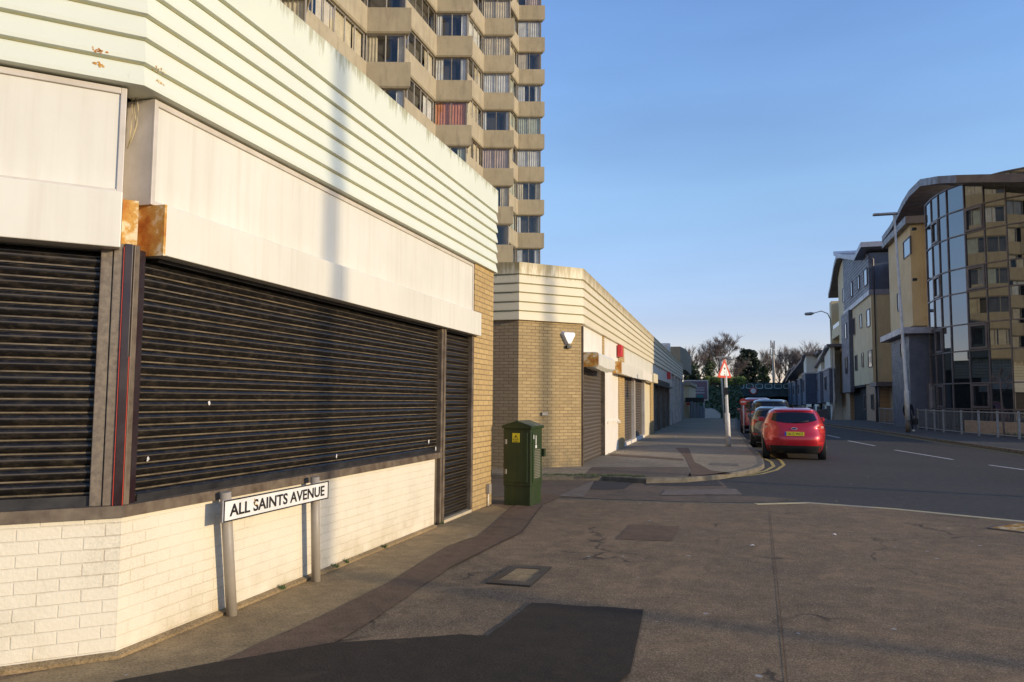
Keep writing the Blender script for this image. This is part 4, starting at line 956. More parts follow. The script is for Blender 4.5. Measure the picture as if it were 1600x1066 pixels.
# recessed grey link
mb = MB(); mb.box((XB+1.6, yb1+1, 0), (XB+8, 72, 13.6)); mb.build('link_wall', M['slate'], fl)
def win(mbf, mbg, f, u, z, w_, h_, v=0, t=.06):
    mbf.fr = f; mbg.fr = f
    for a_, b_ in (((u, z), (u+w_, z+t)), ((u, z+h_-t), (u+w_, z+h_)), ((u, z+t), (u+t, z+h_-t)), ((u+w_-t, z+t), (u+w_, z+h_-t))): mbf.box((a_[0], v-.05, a_[1]), (b_[0], v+.05, b_[1]))
    mbg.quad((u+t, v+.012, z+t), (u+w_-t, v+.012, z+t), (u+w_-t, v+.012, z+h_-t), (u+t, v+.012, z+h_-t))
def mkwin(px0, py0, px1, py1, X, parent, v=0):
    f = Frame((X, 0), (0, -1)); pt = onX(px0, py0, X); pb = onX(px1, py1, X)
    u0, u1 = sorted((-pt.y, -pb.y)); za = onX((px0+px1)/2, py0, X).z; zb_ = onX((px0+px1)/2, py1, X).z
    a_, g_ = MB(), MB(); win(a_, g_, f, u0, min(za, zb_), u1-u0, abs(za-zb_), v, .06); w_ = a_.build('window', M['zinc'], parent); g_.build('pane', M['farglass'], w_, fix=False); return w_
mkwin(1411.5, 373, 1423.5, 402, XB-.001, fl)
mkwin(1402, 458, 1406, 487, XB-.001, fl)
mkwin(1407, 535, 1412, 560, XC-.02, fl)
mkwin(1426, 604, 1438, 642, XC-.02, fl) if False else None
f = Frame((XC+.4, yc0-.02), (-1, 0)); a_, g_ = MB(), MB()
fN = Frame((XC, yc0), (1, 0))                 # faces -Y
win(a_, g_, fN, .9, 1.0, .9, 1.9, .03, .08); w_ = a_.build('door_frame', M['zinc'], fl); g_.build('door', M['zinclight'], w_)
for (x, y) in ((1429, 358), (1430, 437)):
    p = onX(x, y, XB-.1); mb = MB(); mb.box((XB-.25, p.y-.1, p.z-.08), (XB, p.y+.1, p.z+.08)); mb.build('wall_lamp', M['black'], fl)
# block B : cream with boarded top storey
YB0, YB1 = yat(1366), yat(1327)
zB1 = zat(1361, 452)                       # foot of boarded storey
print('B', YB0, YB1, zB1)
bB = empty('apartment_building', (14, 76, 0), 'cream rendered flats with a dark boarded top storey and brick ground floor', 'apartment building')
mb = MB(); mb.box((XB, YB0, 3.3), (XB+9, YB1, zB1)); mb.build('wall', M['render'], bB)
mb = MB(); mb.box((XB+.12, YB0+.12, -.5), (XB+9, yat(1352), 3.3)); mb.build('brick_base', M['farbrick'], bB)
mb = MB(); mb.box((XB+.5, yat(1352)-.01, -.5), (XB+9, YB1, 3.3)); mb.build('passage_shade', M['dark'], bB); mb = MB(); mb.box((XB+.02, yat(1352), 3.1), (XB+9, YB1, 3.3)); mb.build('passage_soffit', M['dark'], bB)  # solid near-black block: the passage's shade is put into its colour
ztn, ztf = zat(1361, 392), zat(1320, 388)-.6
def wedge(x0, x1, y0, y1, z0, za, zb, n=1):
    mb = MB(); mb.add([(x0, y0, z0), (x1, y0, z0), (x1, y1, z0), (x0, y1, z0), (x0, y0, za), (x1, y0, za), (x1, y1, zb), (x0, y1, zb)], [(0, 3, 2, 1), (4, 5, 6, 7), (0, 1, 5, 4), (1, 2, 6, 5), (2, 3, 7, 6), (3, 0, 4, 7)]); return mb
mb = wedge(XB-.05, XB+9, YB0+.2, YB1+1.5, zB1, ztn, ztf)
mb.build('boarded_storey', M['slate'], bB)
mb = MB(); k = 0
z = zB1+.1
while z < ztf-.1:
    y0_ = YB0+.18
    if z > ztn-.2: y0_ = YB0+.2+(z-ztn+.25)/(ztf-ztn)*(YB1+1.5-YB0)
    if y0_ < YB1+1.2: mb.box((XB-.09, y0_, z), (XB-.05, YB1+1.45, z+.24))
    z += .3
mb.build('weatherboard', M['slate'], bB)
mb = MB(); mb.box((XB-.16, YB0-.05, zB1-.45), (XB+9, YB1+1.4, zB1-.01)); mb.build('band_course', M['zinclight'], bB)
mb = MB(); rows = []
for (y, z) in ((YB0-.8, ztn+.35), (YB0+1, ztn+.2), (YB0+3.5, ztn-.05), (YB0+6, ztn+.5), (YB1-3, ztf-1.0), (YB1+1, ztf-.15), (YB1+3.2, ztf+.45)):
    rows.append([(XB-.8, y, z), (XB-.8, y, z+.42), (XB+9, y, z+.5), (XB+9, y, z)])
mb.grid(rows, 0, False, True); mb.add(rows[0], [(0, 1, 2, 3)]); mb.add(rows[-1], [(3, 2, 1, 0)]); mb.build('wave_roof', M['zinclight'], bB)
for (x0, y0, x1, y1) in ((1350, 420, 1356, 447), (1340, 431, 1343.5, 453), (1329, 440, 1332.5, 464), (1354.5, 483, 1360.5, 511), (1344, 491, 1347.5, 513), (1333, 497, 1337, 524), (1357, 547, 1364, 574), (1347, 551, 1350, 574), (1336.5, 555, 1340.5, 580)):
    mkwin(x0, y0, x1, y1, XB-(.1 if y1 < 465 else 0), bB, .03)
for (x0, y0, x1, y1) in ((1350.5, 617, 1354, 640), (1361.5, 616, 1366.5, 640)): mkwin(x0, y0, x1, y1, XB+.12, bB, .03)
m = MB(); m.tube([(XB-.1, YB0+.9, ztn+.1), (XB-.12, YB0-.02, ztn-.3), (XB+.25, YB0-.1, ztn-.6), (XB+.25, YB0-.1, .1)], .07, 8); m.build('downpipe', M['zinc'], bB)
mb = MB(); mb.box((XB-.3, YB0-3.2, 3.0), (XB+3, YB0-.1, 3.35)); mb.build('porch_roof', M['zinc'], bB)
mb = MB()
for yy in (YB0-3.0, YB0-1.7): mb.tube([(XB-.1, yy, .1), (XB-.1, yy, 3.0)], .06, 8)
mb.build('porch_post', M['zinc'], bB)
mb = MB(); mb.box((XB+1.2, YB0-4, .0), (XB+1.6, YB0, 3.0)); mb.build('porch_wall', M['farbrick'], bB)
# block C : balconies
YC0, YC1 = yat(1326.5), yat(1300)
bC = empty('apartment_building', (14, 92, 0), 'cream flats with recessed balconies and a hanging grey boarded bay', 'apartment building')
ybal0, ybal1 = yat(1314.5), yat(1303)
XR = XB-.6
RC = [(1326, 405), (1312, 403), (1307, 405), (1303, 418), (1300, 436), (1296.5, 455), (1294, 466)]
RW = [onX(a_, b_, XR) for a_, b_ in RC]
def zroof(y):
    for p, q in zip(RW, RW[1:]):
        if p.y <= y <= q.y: return p.z+(q.z-p.z)*(y-p.y)/(q.y-p.y)
    return RW[0].z if y < RW[0].y else RW[-1].z
print('C', YC0, YC1, ybal0, ybal1, [(round(p.y, 1), round(p.z, 1)) for p in RW])
def cwall(mb, x0, y0_, y1_, z0_):
    n = 4; 
    for k in range(n):
        a_, b_ = y0_+(y1_-y0_)*k/n, y0_+(y1_-y0_)*(k+1)/n; za, zb_ = zroof(a_)-.05, zroof(b_)-.05
        mb.add([(x0, a_, z0_), (XB+9, a_, z0_), (XB+9, b_, z0_), (x0, b_, z0_), (x0, a_, za), (XB+9, a_, za), (XB+9, b_, zb_), (x0, b_, zb_)], [(0, 3, 2, 1), (4, 5, 6, 7), (0, 1, 5, 4), (1, 2, 6, 5), (2, 3, 7, 6), (3, 0, 4, 7)])
mb = MB(); cwall(mb, XB, YC0, ybal0, 2.7); cwall(mb, XB, ybal1, YC1, 2.7); cwall(mb, XB+1.8, ybal0, ybal1, 2.7)
for z in (2.7, 6.0, 9.3): mb.box((XB+.01, ybal0, z), (XB+1.8, ybal1, z+1.1))
mb.build('wall', M['render'], bC)
mb = MB(); mb.box((XB+.15, YC0+.2, -1.2), (XB+9, YC1-1, 2.7)); mb.build('brick_base', M['farbrick'], bC)
for z in (3.8, 7.1, 10.4):
    mb = MB(); mb.box((XB+.06, ybal0+.05, z), (XB+.1, ybal1-.05, z+.5)); mb.build('balcony_glass', M['farglass'], bC)
mb = MB(); rows = [[(XR, p.y, p.z), (XR, p.y, p.z+.5), (XB+9, p.y, p.z+.6), (XB+9, p.y, p.z)] for p in RW]
mb.grid(rows, 0, False, True); mb.add(rows[0], [(0, 1, 2, 3)]); mb.add(rows[-1], [(3, 2, 1, 0)]); mb.build('curved_roof', M['zinc'], bC)
XV = XB-.35; yh0, yh1 = yat(1330, XV), yat(1318, XV); zv0, zv1 = onX(1328, 613, XV).z, onX(1326, 484, XV).z
mb = MB(); mb.box((XV, yh0, zv0), (XB-.002, yh1, zv1)); k = zv0+.02
while k < zv1-.25: mb.box((XV-.03, yh0-.03, k), (XB-.002, yh1, k+.22)); k += .28
mb.build('boarded_bay', M['slate'], bC)
for (x0, y0, x1, y1) in ((1320, 505, 1323.5, 530), (1321, 558, 1325, 585)): mkwin(x0, y0, x1, y1, XV-.03, bC, .03)
mkwin(1317, 450, 1320, 473, XB, bC, .03)
# ------------------------------------------------ terraced houses
XH = 10.0
def house(px_n, px_f, bp0, bp1, blue, label, depth=.7, cream='render2'):
    y0 = yat(px_n, XH); y1 = yat(px_f, XH); g = gh(y0); w_ = y1-y0
    XBf = XH-depth; b0, b1 = yat(bp0, XBf), yat(bp1, XBf)
    h = empty('terraced_house', (XH+3, (y0+y1)/2, g), label, 'house', 'terraced houses by the bridge')
    zt = 7.2
    mb = MB(); mb.box((XH, y0, g-.2), (XH+7, y1, zt-1.4))
    mb.add([(XH, y0, zt-1.4), (XH, y1, zt-1.4), (XH, y0, zt+.6), (XH+7, y0, zt-1.4), (XH+7, y1, zt-1.4), (XH+7, y0, zt+.6)], [(0, 2, 1), (3, 4, 5), (0, 3, 5, 2), (1, 2, 5, 4)])
    mb.build('wall', M[cream], h)
    XU = XH-depth+.15; e1 = (b1+y1)/2
    za = zt+.5; zb_ = zt-.2
    mb = MB(); mb.add([(XU, b0, 2.3), (XU, b1, 2.3), (XU, b1, zb_), (XU, b0, za), (XH, b0, 2.3), (XH, b1, 2.3), (XH, b1, zb_), (XH, b0, za)], [(0, 3, 2, 1), (4, 5, 6, 7), (0, 1, 5, 4), (1, 2, 6, 5), (2, 3, 7, 6), (3, 0, 4, 7)]); mb.build('gable', M[cream], h)
    rows = [[(XU-.35, y, z), (XU-.35, y, z+.28), (XH+7.2, y, z+.28), (XH+7.2, y, z)] for y, z in ((b0-.5, za+.05), (b0+(b1-b0)*.4, za-.02), (b1, zb_+.1), (y1-.5, zt-1.35), (y1+.3, zt-1.9))]
    mb = MB(); mb.grid(rows, 0, False, True); mb.add(rows[0], [(0, 1, 2, 3)]); mb.add(rows[-1], [(3, 2, 1, 0)]); mb.build('roof', M['zinc'], h)
    zb0_ = 1.9+g*.4
    mb = MB(); mb.box((XBf, b0-.12, zb0_), (XH-.01, b1, 5.3)); k = zb0_+.02
    while k < 5.05: mb.box((XBf-.03, b0-.15, k), (XH-.01, b1+.02, k+.25)); k += .32
    b_ = mb.build('bay', M[blue], h)
    mb = MB(); mb.box((XBf-.12, b0-.22, 5.3), (XH+.1, b1+.1, 5.46)); mb.build('bay_roof', M['zinclight'], b_)
    fr, gl = MB(), MB(); win(fr, gl, Frame((XBf-.03, 0), (0, -1)), -(b0+(b1-b0)*.75), 3.0, (b1-b0)*.35, 1.6, .02, .08); q = fr.build('window', M['zinc'], b_); gl.build('pane', M['farglass'], q)
    mb = MB(); mb.box((XH-.03, y0+w_*.15, g), (XH+.1, y0+w_*.45, 1.5+g*.4)); mb.build('garage_door', M['signblack'], h)
    mb = MB(); mb.box((XH-.04, y0+w_*.62, g), (XH+.1, y0+w_*.78, 1.5+g*.4)); mb.build('door', M['slate2'], h)
house(1301, 1282, 1297, 1288, 'slate', 'terraced house nearest the cream flats with grey box bay', .6)
house(1285, 1268, 1282.5, 1273.5, 'slate', 'second terraced house from the flats with grey box bay', .6)
house(1273, 1252, 1259.5, 1255.5, 'slate2', 'terraced house with the broadest blue box bay', 1.9)
house(1254, 1244, 1251.5, 1247, 'slate2', 'fourth terraced house from the flats with blue bay', .8)
house(1246, 1236.5, 1243.5, 1239, 'slate2', 'fifth terraced house from the flats beside the last one', .8)
house(1239, 1230, 1237, 1232, 'slate2', 'terraced house closest to the railway bridge', .8)
# ================================================================== RAILINGS (right pavement and far)
rl = [(9.92, 62.7), (10.15, 55.4), (10.33, 49.7), (10.5, 46.5), (10.72, 43.9), (11.05, 42.2), (11.4, 40.6), (11.75, 38.9), (12.2, 37.0), (12.9, 34.8), (13.8, 32.4), (15, 30)]
rn = empty('railing', (10.5, 50, .1), 'galvanised mesh guard railing along the right pavement', 'railing')
segs = []
for (a, b) in zip(rl, rl[1:]):
    n = max(1, round((Vector(a)-Vector(b)).length/2.0))
    for k in range(n): segs.append(Vector(a).lerp(Vector(b), k/n))
segs.append(Vector(rl[-1]))
for p in segs:
    mb = MB(); mb.box((p.x-.04, p.y-.04, .1), (p.x+.04, p.y+.04, 1.32)); mb.build('post', M['galv'], rn)
mbr = MB(); mbb = MB()
for a, b in zip(segs, segs[1:]):
    f = Frame(a, b-a); L = (b-a).length; mbr.fr = f; mbb.fr = f
    mbr.box((.04, -.02, 1.22), (L-.04, .02, 1.27)); mbr.box((.04, -.02, .2), (L-.04, .02, .24))
    n = int(L/.11)
    for k in range(1, n): u = L*k/n; mbb.box((u-.005, -.005, .24), (u+.005, .005, 1.22))
mbr.fr = mbb.fr = None
mbr.build('rail', M['galv'], rn); mbb.build('infill_bars', M['bar'], rn)
rn2 = empty('railing', (8.6, 90, -.4), 'dark railing on the pavement in front of the terraced houses', 'railing')
mb = MB(); mp = MB()
for k in range(12):
    y = 82+k*2.5; g = gh(y); mp.box((8.2, y-.04, g+.05), (8.28, y+.04, g+1.3)); mb.box((8.22, y+.04, g+1.2), (8.26, y+2.46, g+1.25)); mb.box((8.22, y+.04, g+.2), (8.26, y+2.46, g+.24))
    for j in range(1, 20): mb.box((8.235, y+j*.12, g+.24), (8.25, y+j*.12+.015, g+1.2))
mp.build('post', M['zinc'], rn2); mb.build('infill_bars', M['zinc'], rn2)
# low brick wall behind the railing
bwll = MB(); bwll.sweep([(14.2, 40.5), (12.6, 44), (11.6, 49)], [(-.2, 0), (0, 0), (0, .75), (-.2, .75)]); tag(bwll.build('garden_wall', M['farbrick'], org=(12.6, 44, 0)), 'low tan brick wall behind the galvanised railing', 'wall')
random.seed(17)
sp = [(random.uniform(12.2, 15), random.uniform(36, 44), .11, .35) for _ in range(120)]
tag(tufts('verge_grass', sp, None, 40, .22).build('verge_grass', M['grass'], org=(13, 40, .1), fix=False), 'rough green grass growing behind the galvanised railing', 'grass', kind='stuff')
# ================================================================== LAMP POSTS, SIGNS
lp = gz(1419, 676); tp_ = onY(1397, 335, lp.y)
l1 = empty('street_lamp', (lp.x, lp.y, .1), 'tall pale street lamp with flat head on the right pavement', 'street lamp')
m = MB(); m.tube([(lp.x, lp.y, .1), (lp.x, lp.y, .75)], .125, 14); m.build('base_section', M['brownframe'], l1)
m = MB(); m.tube([(lp.x, lp.y, .75), (lp.x-.01, lp.y, 2.3), (lp.x-.015, lp.y, 2.32), (tp_.x, lp.y, tp_.z)], [.125, .12, .085, .055], 14); m.build('column', M['lampgrey'], l1)
m = MB(); m.box((tp_.x-1.05, lp.y-.16, tp_.z-.02), (tp_.x+.2, lp.y+.16, tp_.z+.09)); m.build('lamp_head', M['galv'], l1, bevel=.03)
l2p = Vector((8.2, 77, .0)); t2 = onY(1298, 500, 77)
l2 = empty('street_lamp', (8.2, 77, 0), 'far street lamp with curved arm beside the terraced houses', 'street lamp')
hd = onY(1262, 490.5, 77)
m = MB(); m.tube([(onX(1303, 655, 8.2).x, 77, gh(77)), (t2.x+.15, 77, 2), (t2.x, 77, t2.z), (t2.x-.25, 77, t2.z+.6), (t2.x-.8, 77, t2.z+.85), (hd.x+.5, 77, hd.z+.05)], [.1, .09, .055, .05, .045, .04], 10); m.build('column', M['lampgrey'], l2)
m = MB(); m.tube([(hd.x+.6, 77, hd.z+.06), (hd.x+.3, 77, hd.z), (hd.x-.2, 77, hd.z-.02), (hd.x-.3, 77, hd.z)], [.04, .16, .14, .02], 10); m.build('lamp_head', M['galv'], l2)
# warning sign
ws = gz(1138.5, 698); wt = onY(1132.5, 560, ws.y)
e = empty('warning_sign', (ws.x, ws.y, .1), 'red bordered triangular warning sign on a worn grey post', 'road sign')
m = MB(); k1 = (1.25-.1)/(wt.z-.1); m.tube([(ws.x, ws.y, .1), (ws.x+(wt.x-ws.x)*k1, ws.y, 1.25), (ws.x+(wt.x-ws.x)*k1, ws.y, 1.27), (wt.x, ws.y, wt.z)], [.085, .085, .055, .05], 14); m.build('post', M['lampgrey'], e)
m = MB(); m.box((wt.x-.3, ws.y-.12, wt.z), (wt.x+.22, ws.y+.12, wt.z+.06)); m.build('sign_light', M['galv'], e, bevel=.02)
tc = onY(1132, 590.5, ws.y-.1); fw_ = Frame((tc.x, ws.y-.1), (.6, .8))
mb = MB(fw_)
def rtri(s, z, v0, v1, rad=.04):
    P = [(-s/2, z), (s/2, z), (0, z+s*.866)]; out = []
    g = (0, z+s*.2887)
    for i, p in enumerate(P):
        base = math.atan2(p[1]-g[1], p[0]-g[0]); c_ = (p[0]-math.cos(base)*rad*2, p[1]-math.sin(base)*rad*2)
        for t in (-60, -30, 0, 30, 60): out.append((c_[0]+rad*math.cos(base+R(t)), c_[1]+rad*math.sin(base+R(t))))
    n = len(out); return [(a, v0, b) for a, b in out]+[(a, v1, b) for a, b in out], [tuple(range(n)), tuple(range(n, 2*n))]+[(i, (i+1) % n, n+(i+1) % n, n+i) for i in range(n)]
vs, fs = rtri(.79, tc.z, 0, .01); mb.add(vs, fs); pl2 = mb.build('plate', M['signred'], e)
mb = MB(fw_); vs, fs = rtri(.53, tc.z+.075, .0105, .012, .03); mb.add(vs, fs); mb.build('face', M['signwhite'], pl2)
mb = MB(fw_); zc = tc.z+.065
mb.quad((-.06, .0135, zc+.29), (.06, .0135, zc+.29), (0, .0135, zc+.20)); mb.box((-.02, .012, zc+.12), (.02, .0136, zc+.15)); mb.quad((-.04, .0135, zc+.02), (.04, .0135, zc+.02), (0, .0135, zc+.08)); mb.build('symbol', M['signblack'], pl2)
m = MB(); m.box((wt.x-.09+.02, ws.y-.07, 1.9), (wt.x+.1, ws.y+.09, 2.15)); m.build('cable_box', M['black'], e)
# thin pole behind
a, b = onY(1131.5, 650, 60), onY(1126, 563, 60)
e = empty('slim_pole', (a.x, 60, .1), 'thin pale leaning pole behind the triangular warning sign', 'pole')
m = MB(); m.tube([(a.x, 60, .1), (b.x, 60, b.z)], .07, 8); m.build('pole', M['lampgrey'], e)
m = MB(); m.box((b.x-.1, 59.9, b.z), (b.x+.9, 60.1, b.z+.08)); m.build('head', M['galv'], e)
# no entry disc
NY = 40.5; p = onY(1161.5, 628, NY); e = empty('no_entry_sign', (p.x, NY, .1), 'round red no entry sign between parked cars and the kerb', 'road sign')
m = MB(); m.tube([(p.x, NY+.04, .1), (p.x, NY+.04, p.z+.15)], .035, 8); m.build('post', M['lampgrey'], e)
def disc(name, c, r, y, mat, parent, n=28, t=.02):
    m = MB(); m.add([(c.x+r*math.cos(2*math.pi*i/n), y, c.z+r*math.sin(2*math.pi*i/n)) for i in range(n)]+[(c.x+r*math.cos(2*math.pi*i/n), y-t, c.z+r*math.sin(2*math.pi*i/n)) for i in range(n)],
                    [tuple(range(n)), tuple(range(n, 2*n))]+[(i, (i+1) % n, n+(i+1) % n, n+i) for i in range(n)]); return m.build(name, mat, parent)
d_ = disc('disc', p, .175, NY, M['signred'], e)
m = MB(); m.box((p.x-.12, NY-.028, p.z-.028), (p.x+.12, NY-.0205, p.z+.028)); m.build('bar', M['signwhite'], d_)
# ================================================================== CARS
def crom(tab, t):
    n = len(tab)
    for i in range(n-1):
        if tab[i][0] <= t <= tab[i+1][0] or i == n-2:
            break
    t0, t1 = tab[i][0], tab[i+1][0]; s = min(1, max(0, (t-t0)/(t1-t0)))
    def tan(k):
        if k == 0: a, b = 0, 1
        elif k == n-1: a, b = n-2, n-1
        else: a, b = k-1, k+1
        dt = tab[b][0]-tab[a][0]; return [(tab[b][j]-tab[a][j])/dt for j in range(1, len(tab[0]))]
    h = t1-t0; m0, m1 = tan(i), tan(i+1); s2, s3 = s*s, s*s*s
    return [(2*s3-3*s2+1)*tab[i][j+1]+(s3-2*s2+s)*h*m0[j]+(-2*s3+3*s2)*tab[i+1][j+1]+(s3-s2)*h*m1[j] for j in range(len(m0))]
class Car:
    def __init__(s, tab): s.tab = tab       # z, yr, yf, w, n
    def rear(s, r, z, o=0):
        yr, yf, w_, n = crom(s.tab, z); yc = (yr+yf)/2; h = (yf-yr)/2
        return Vector((r*w_, yc-h*(1-abs(r)**n)**(1/n)-o, z))
    def front(s, r, z, o=0):
        yr, yf, w_, n = crom(s.tab, z); yc = (yr+yf)/2; h = (yf-yr)/2
        return Vector((r*w_, yc+h*(1-abs(r)**n)**(1/n)+o, z))
    def side(s, y, z, sg, o=0):
        yr, yf, w_, n = crom(s.tab, z); yc = (yr+yf)/2; h = (yf-yr)/2; q = min(.9999, abs((y-yc)/h))
        return Vector((sg*(w_*(1-q**n)**(1/n)+o), y, z))
def mkcar(name, tab, loc, rz, paint, label, wheel_y, wr=.315, rg=None, sw=None, plate=None, lights=None, badge=False, bumperz=(.2, .42), group='cars parked along the left kerb'):
    c = Car(tab); X, Y, Z = loc; e = empty(name, loc, label, 'car', group); e.rotation_euler.z = rz
    WL[e] = Vector((0, 0, 0))                  # parts are built in car space
    mb = MB(); rows = []; N = 72; zs = []
    z = tab[0][0]
    while z < tab[-1][0]: zs.append(z); z += .035
    zs.append(tab[-1][0])
    for z in zs:
        yr, yf, w_, n = crom(tab, z); yc = (yr+yf)/2; h = (yf-yr)/2; row_ = []
        for k in range(N):
            th = 2*math.pi*k/N; cx, sx = math.cos(th), math.sin(th)
            row_.append(((abs(cx)**(2/n))*w_*(1 if cx > 0 else -1), yc+h*(abs(sx)**(2/n))*(1 if sx > 0 else -1), z))
        rows.append(row_)
    mb.grid(rows, 0, True, True); mb.add(rows[-1], [tuple(range(N))], 0, True); mb.add(rows[0], [tuple(range(N))[::-1]])
    mb.build('body', paint, e)
    z0, z1, rmax = rg
    mb = MB(); rws = []
    for i in range(9):
        t = i/8; row_ = []
        for j in range(15):
            q_ = 2*j/14-1; lo__ = z0+(z1-z0)*.38*abs(q_)**2.2; hi__ = z1-(z1-z0)*.22*abs(q_)**3; row_.append(c.rear(rmax*q_, lo__+(hi__-lo__)*t, .006))
        rws.append(row_)
    mb.grid(rws); rw = mb.build('rear_window', M['carglass'], e)
    m = MB(); q0, q1 = c.rear(-.02, z0+.02, .02), c.rear(.5, z0+.07, .02); m.tube([q0, q1], .01, 6); m.build('wiper', M['black'], rw)
    for (ya, yb) in sw:
        for sg_ in (-1, 1):
            mb = MB(); rws = []
            for i in range(6):
                t = i/5; z = sw_z[0]+(sw_z[1]-sw_z[0])*t
                lo_ = crom(tab, z); ymin = max(ya+(.25*t if ya < 1 else .05*t), lo_[0]+.62); ymax = min(yb-(.55*t if yb > 2.6 else 0), lo_[1]-.15)
                rws.append([c.side(ymin+(ymax-ymin)*j/8, z, sg_, .006) for j in range(9)])
            mb.grid(rws); mb.build('side_window', M['carglass'], e)
    mb = MB(); rws = []
    for i in range(6):
        t = i/5; z = sw_z[0]+.02+(sw_z[1]-sw_z[0])*t; rws.append([c.front(.84*(2*j/10-1), z, .006) for j in range(11)])
    mb.grid(rws); mb.build('windscreen', M['carglass'], e)
    # lower bumper
    mb = MB(); rws = []
    for i in range(5):
        z = bumperz[0]+(bumperz[1]-bumperz[0])*i/4; rws.append([c.rear(.93*(2*j/16-1), z, .012) for j in range(17)])
    mb.grid(rws); mb.build('lower_bumper', M['black'], e)
    for sg_ in (-1, 1):                          # rear lights wrap round the corner
        mb = MB(); rws = []; (la, lb_, ly) = lights
        for i in range(7):
            t = i/6; z = la+(lb_-la)*t; line_ = [c.rear(sg_*(.70+.08*(1-t)+(.985-.70-.08*(1-t))*j/5), z, .008) for j in range(6)]
            yy = c.rear(.985, z).y
            line_ += [c.side(yy+ly*(.35+.65*t)*(j/4), z, sg_, .008) for j in range(1, 5)]
            rws.append(line_)
        mb.grid(rws); tl = mb.build('tail_light', M['taillight'], e)
        mb = MB(); rws = [[c.rear(sg_*(.82+.09*j/3), la+(lb_-la)*(.5+.2*i/3), .012) for j in range(4)] for i in range(4)]; mb.grid(rws); mb.build('reversing_lens', M['lens'], tl)
        mb = MB(); rws = [[c.rear(sg_*(.66+.2*j/3), bumperz[1]+.05+.05*i, .012) for j in range(4)] for i in range(2)]; mb.grid(rws); mb.build('reflector', M['taillight'], e)
        a_ = c.side(2.75, sw_z[0]+.03, sg_); m = MB(); m.box((a_.x+(0 if sg_ > 0 else -.2), a_.y-.05, a_.z-.02), (a_.x+(.2 if sg_ > 0 else 0), a_.y+.06, a_.z+.12)); m.build('wing_mirror', paint, e, bevel=.03)
    pz = plate[1]; q = c.rear(0, pz+.055, .012); ql = c.rear(0, pz, .012)
    mb = MB(); n_ = Vector((0, -1, .0)); yy = min(c.rear(0, pz).y, c.rear(0, pz+.11).y)-.012
    mb.box((-.26, yy-.006, pz), (.26, yy+.02, pz+.112)); np_ = mb.build('number_plate', M['signyellow'] if plate[0] else M['litter'], e)
    if plate[0]:
        mb = MB(); mb.box((-.262, yy-.008, pz), (-.215, yy-.006, pz+.112)); mb.build('blue_band', pm('plate_blue', (.02, .05, .4), None, 4, .4), np_)
        f_ = Frame((0, yy-.007), (1, 0)); text(plate[0], 'plate_text', M['signblack'], np_, f_, -.195, .235, pz+.02, pz+.094, .0015, bold=.01)
    if badge:
        q = c.rear(0, plate[1]+.20, .012)
        for rr, zz, off_, mt in ((.085, .034, 0, 'lens'), (.07, .024, .004, 'plateblue')):
            m = MB(); m.add([(rr*math.cos(2*math.pi*i/24), q.y-.004-off_, q.z+zz*math.sin(2*math.pi*i/24)) for i in range(24)], [tuple(range(24))]); m.build('badge', M[mt], e)
    top = tab[-1][0]
    m = MB(); ya = crom(tab, top)[0]+.15; m.tube([(0, ya, top), (0, ya-.12, top+.12)], .007, 6); m.build('aerial', M['black'], e)
    m = MB(); s1, s2 = c.rear(-.8, z1+.045, .0), c.rear(.8, z1+.045, .0)
    rws = [[c.rear(.82*(2*j/12-1), z1+.02, .0), ] for j in range(13)]
    rws = [[c.rear(.84*(2*j/12-1), z1+.055, -.05), c.rear(.84*(2*j/12-1), z1+.06, .05), c.rear(.84*(2*j/12-1), z1+.035, .05), c.rear(.84*(2*j/12-1), z1+.02, -.04)] for j in range(13)]
    m.grid(rws, 0, True, True); m.build('spoiler', paint, e)
    tabw = tab[2][3]
    for wy in wheel_y:
        for sg_ in (-1, 1):
            wx = crom(tab, .45)[2]
            m = MB(); rws = []
            for i in range(19):
                t = math.pi*i/18; rws.append([c.side(wy+rr*math.cos(t), max(tab[0][0]+.01, wr+rr*math.sin(t)), sg_, .005) for rr in (.02, .12, .22, wr+.05)])
            m.grid(rws, 0, True); m.build('wheel_arch', M['black'], e)
            m = MB(); xo = sg_*(wx-.035); xi = sg_*(wx-.24); m.tube([(xi, wy, wr), (xo+sg_*.008, wy, wr)], wr, 28); wh = m.build('wheel', M['tyre'], e, bevel=.02)
            m = MB(); m.tube([(xo-sg_*.02, wy, wr), (xo+sg_*.016, wy, wr)], wr*.62, 24)
            m.build('rim', M['galv'], wh)
    return e
M['taillight'] = carpaint('tail_light_red', (.55, .015, .01), 0); M['lens'] = pm('clear_lens', (.7, .68, .66), None, 4, .15); M['plateblue'] = pm('badge_blue', (.03, .05, .2), None, 4, .3)
M['carred'] = carpaint('red_car_paint', (.46, .008, .018), .3); M['carsilver'] = carpaint('silver_car_paint', (.10, .11, .12), .5); M['carblack'] = carpaint('black_car_paint', (.012, .014, .02), .3); M['carpink'] = carpaint('faded_red_paint', (.42, .09, .09), .1)
hatch = [(.20, .16, 4.2, .80, 4), (.32, .05, 4.3, .88, 4), (.50, 0, 4.36, .905, 4.2), (.66, .0, 4.34, .91, 4.2), (.80, .07, 4.24, .91, 4), (.92, .12, 3.95, .895, 3.8), (1.0, .17, 3.35, .865, 4.4), (1.12, .26, 3.05, .81, 4.6), (1.25, .38, 2.75, .745, 4.6), (1.37, .50, 2.45, .68, 4.4), (1.44, .66, 2.2, .60, 4.0), (1.485, .95, 1.9, .46, 3.2)]
sw_z = (1.03, 1.36)
mkcar('parked_car', hatch, (1.47, 23.35, 0), R(-1.5), M['carred'], 'bright red hatchback parked nearest, number plate GK12 WCZ', (.78, 3.42), rg=(1.05, 1.37, .90), sw=((.55, 1.5), (1.55, 2.4), (2.45, 3.3)), plate=('GK12 WCZ', .70), lights=(.78, 1.04, .34), badge=True)
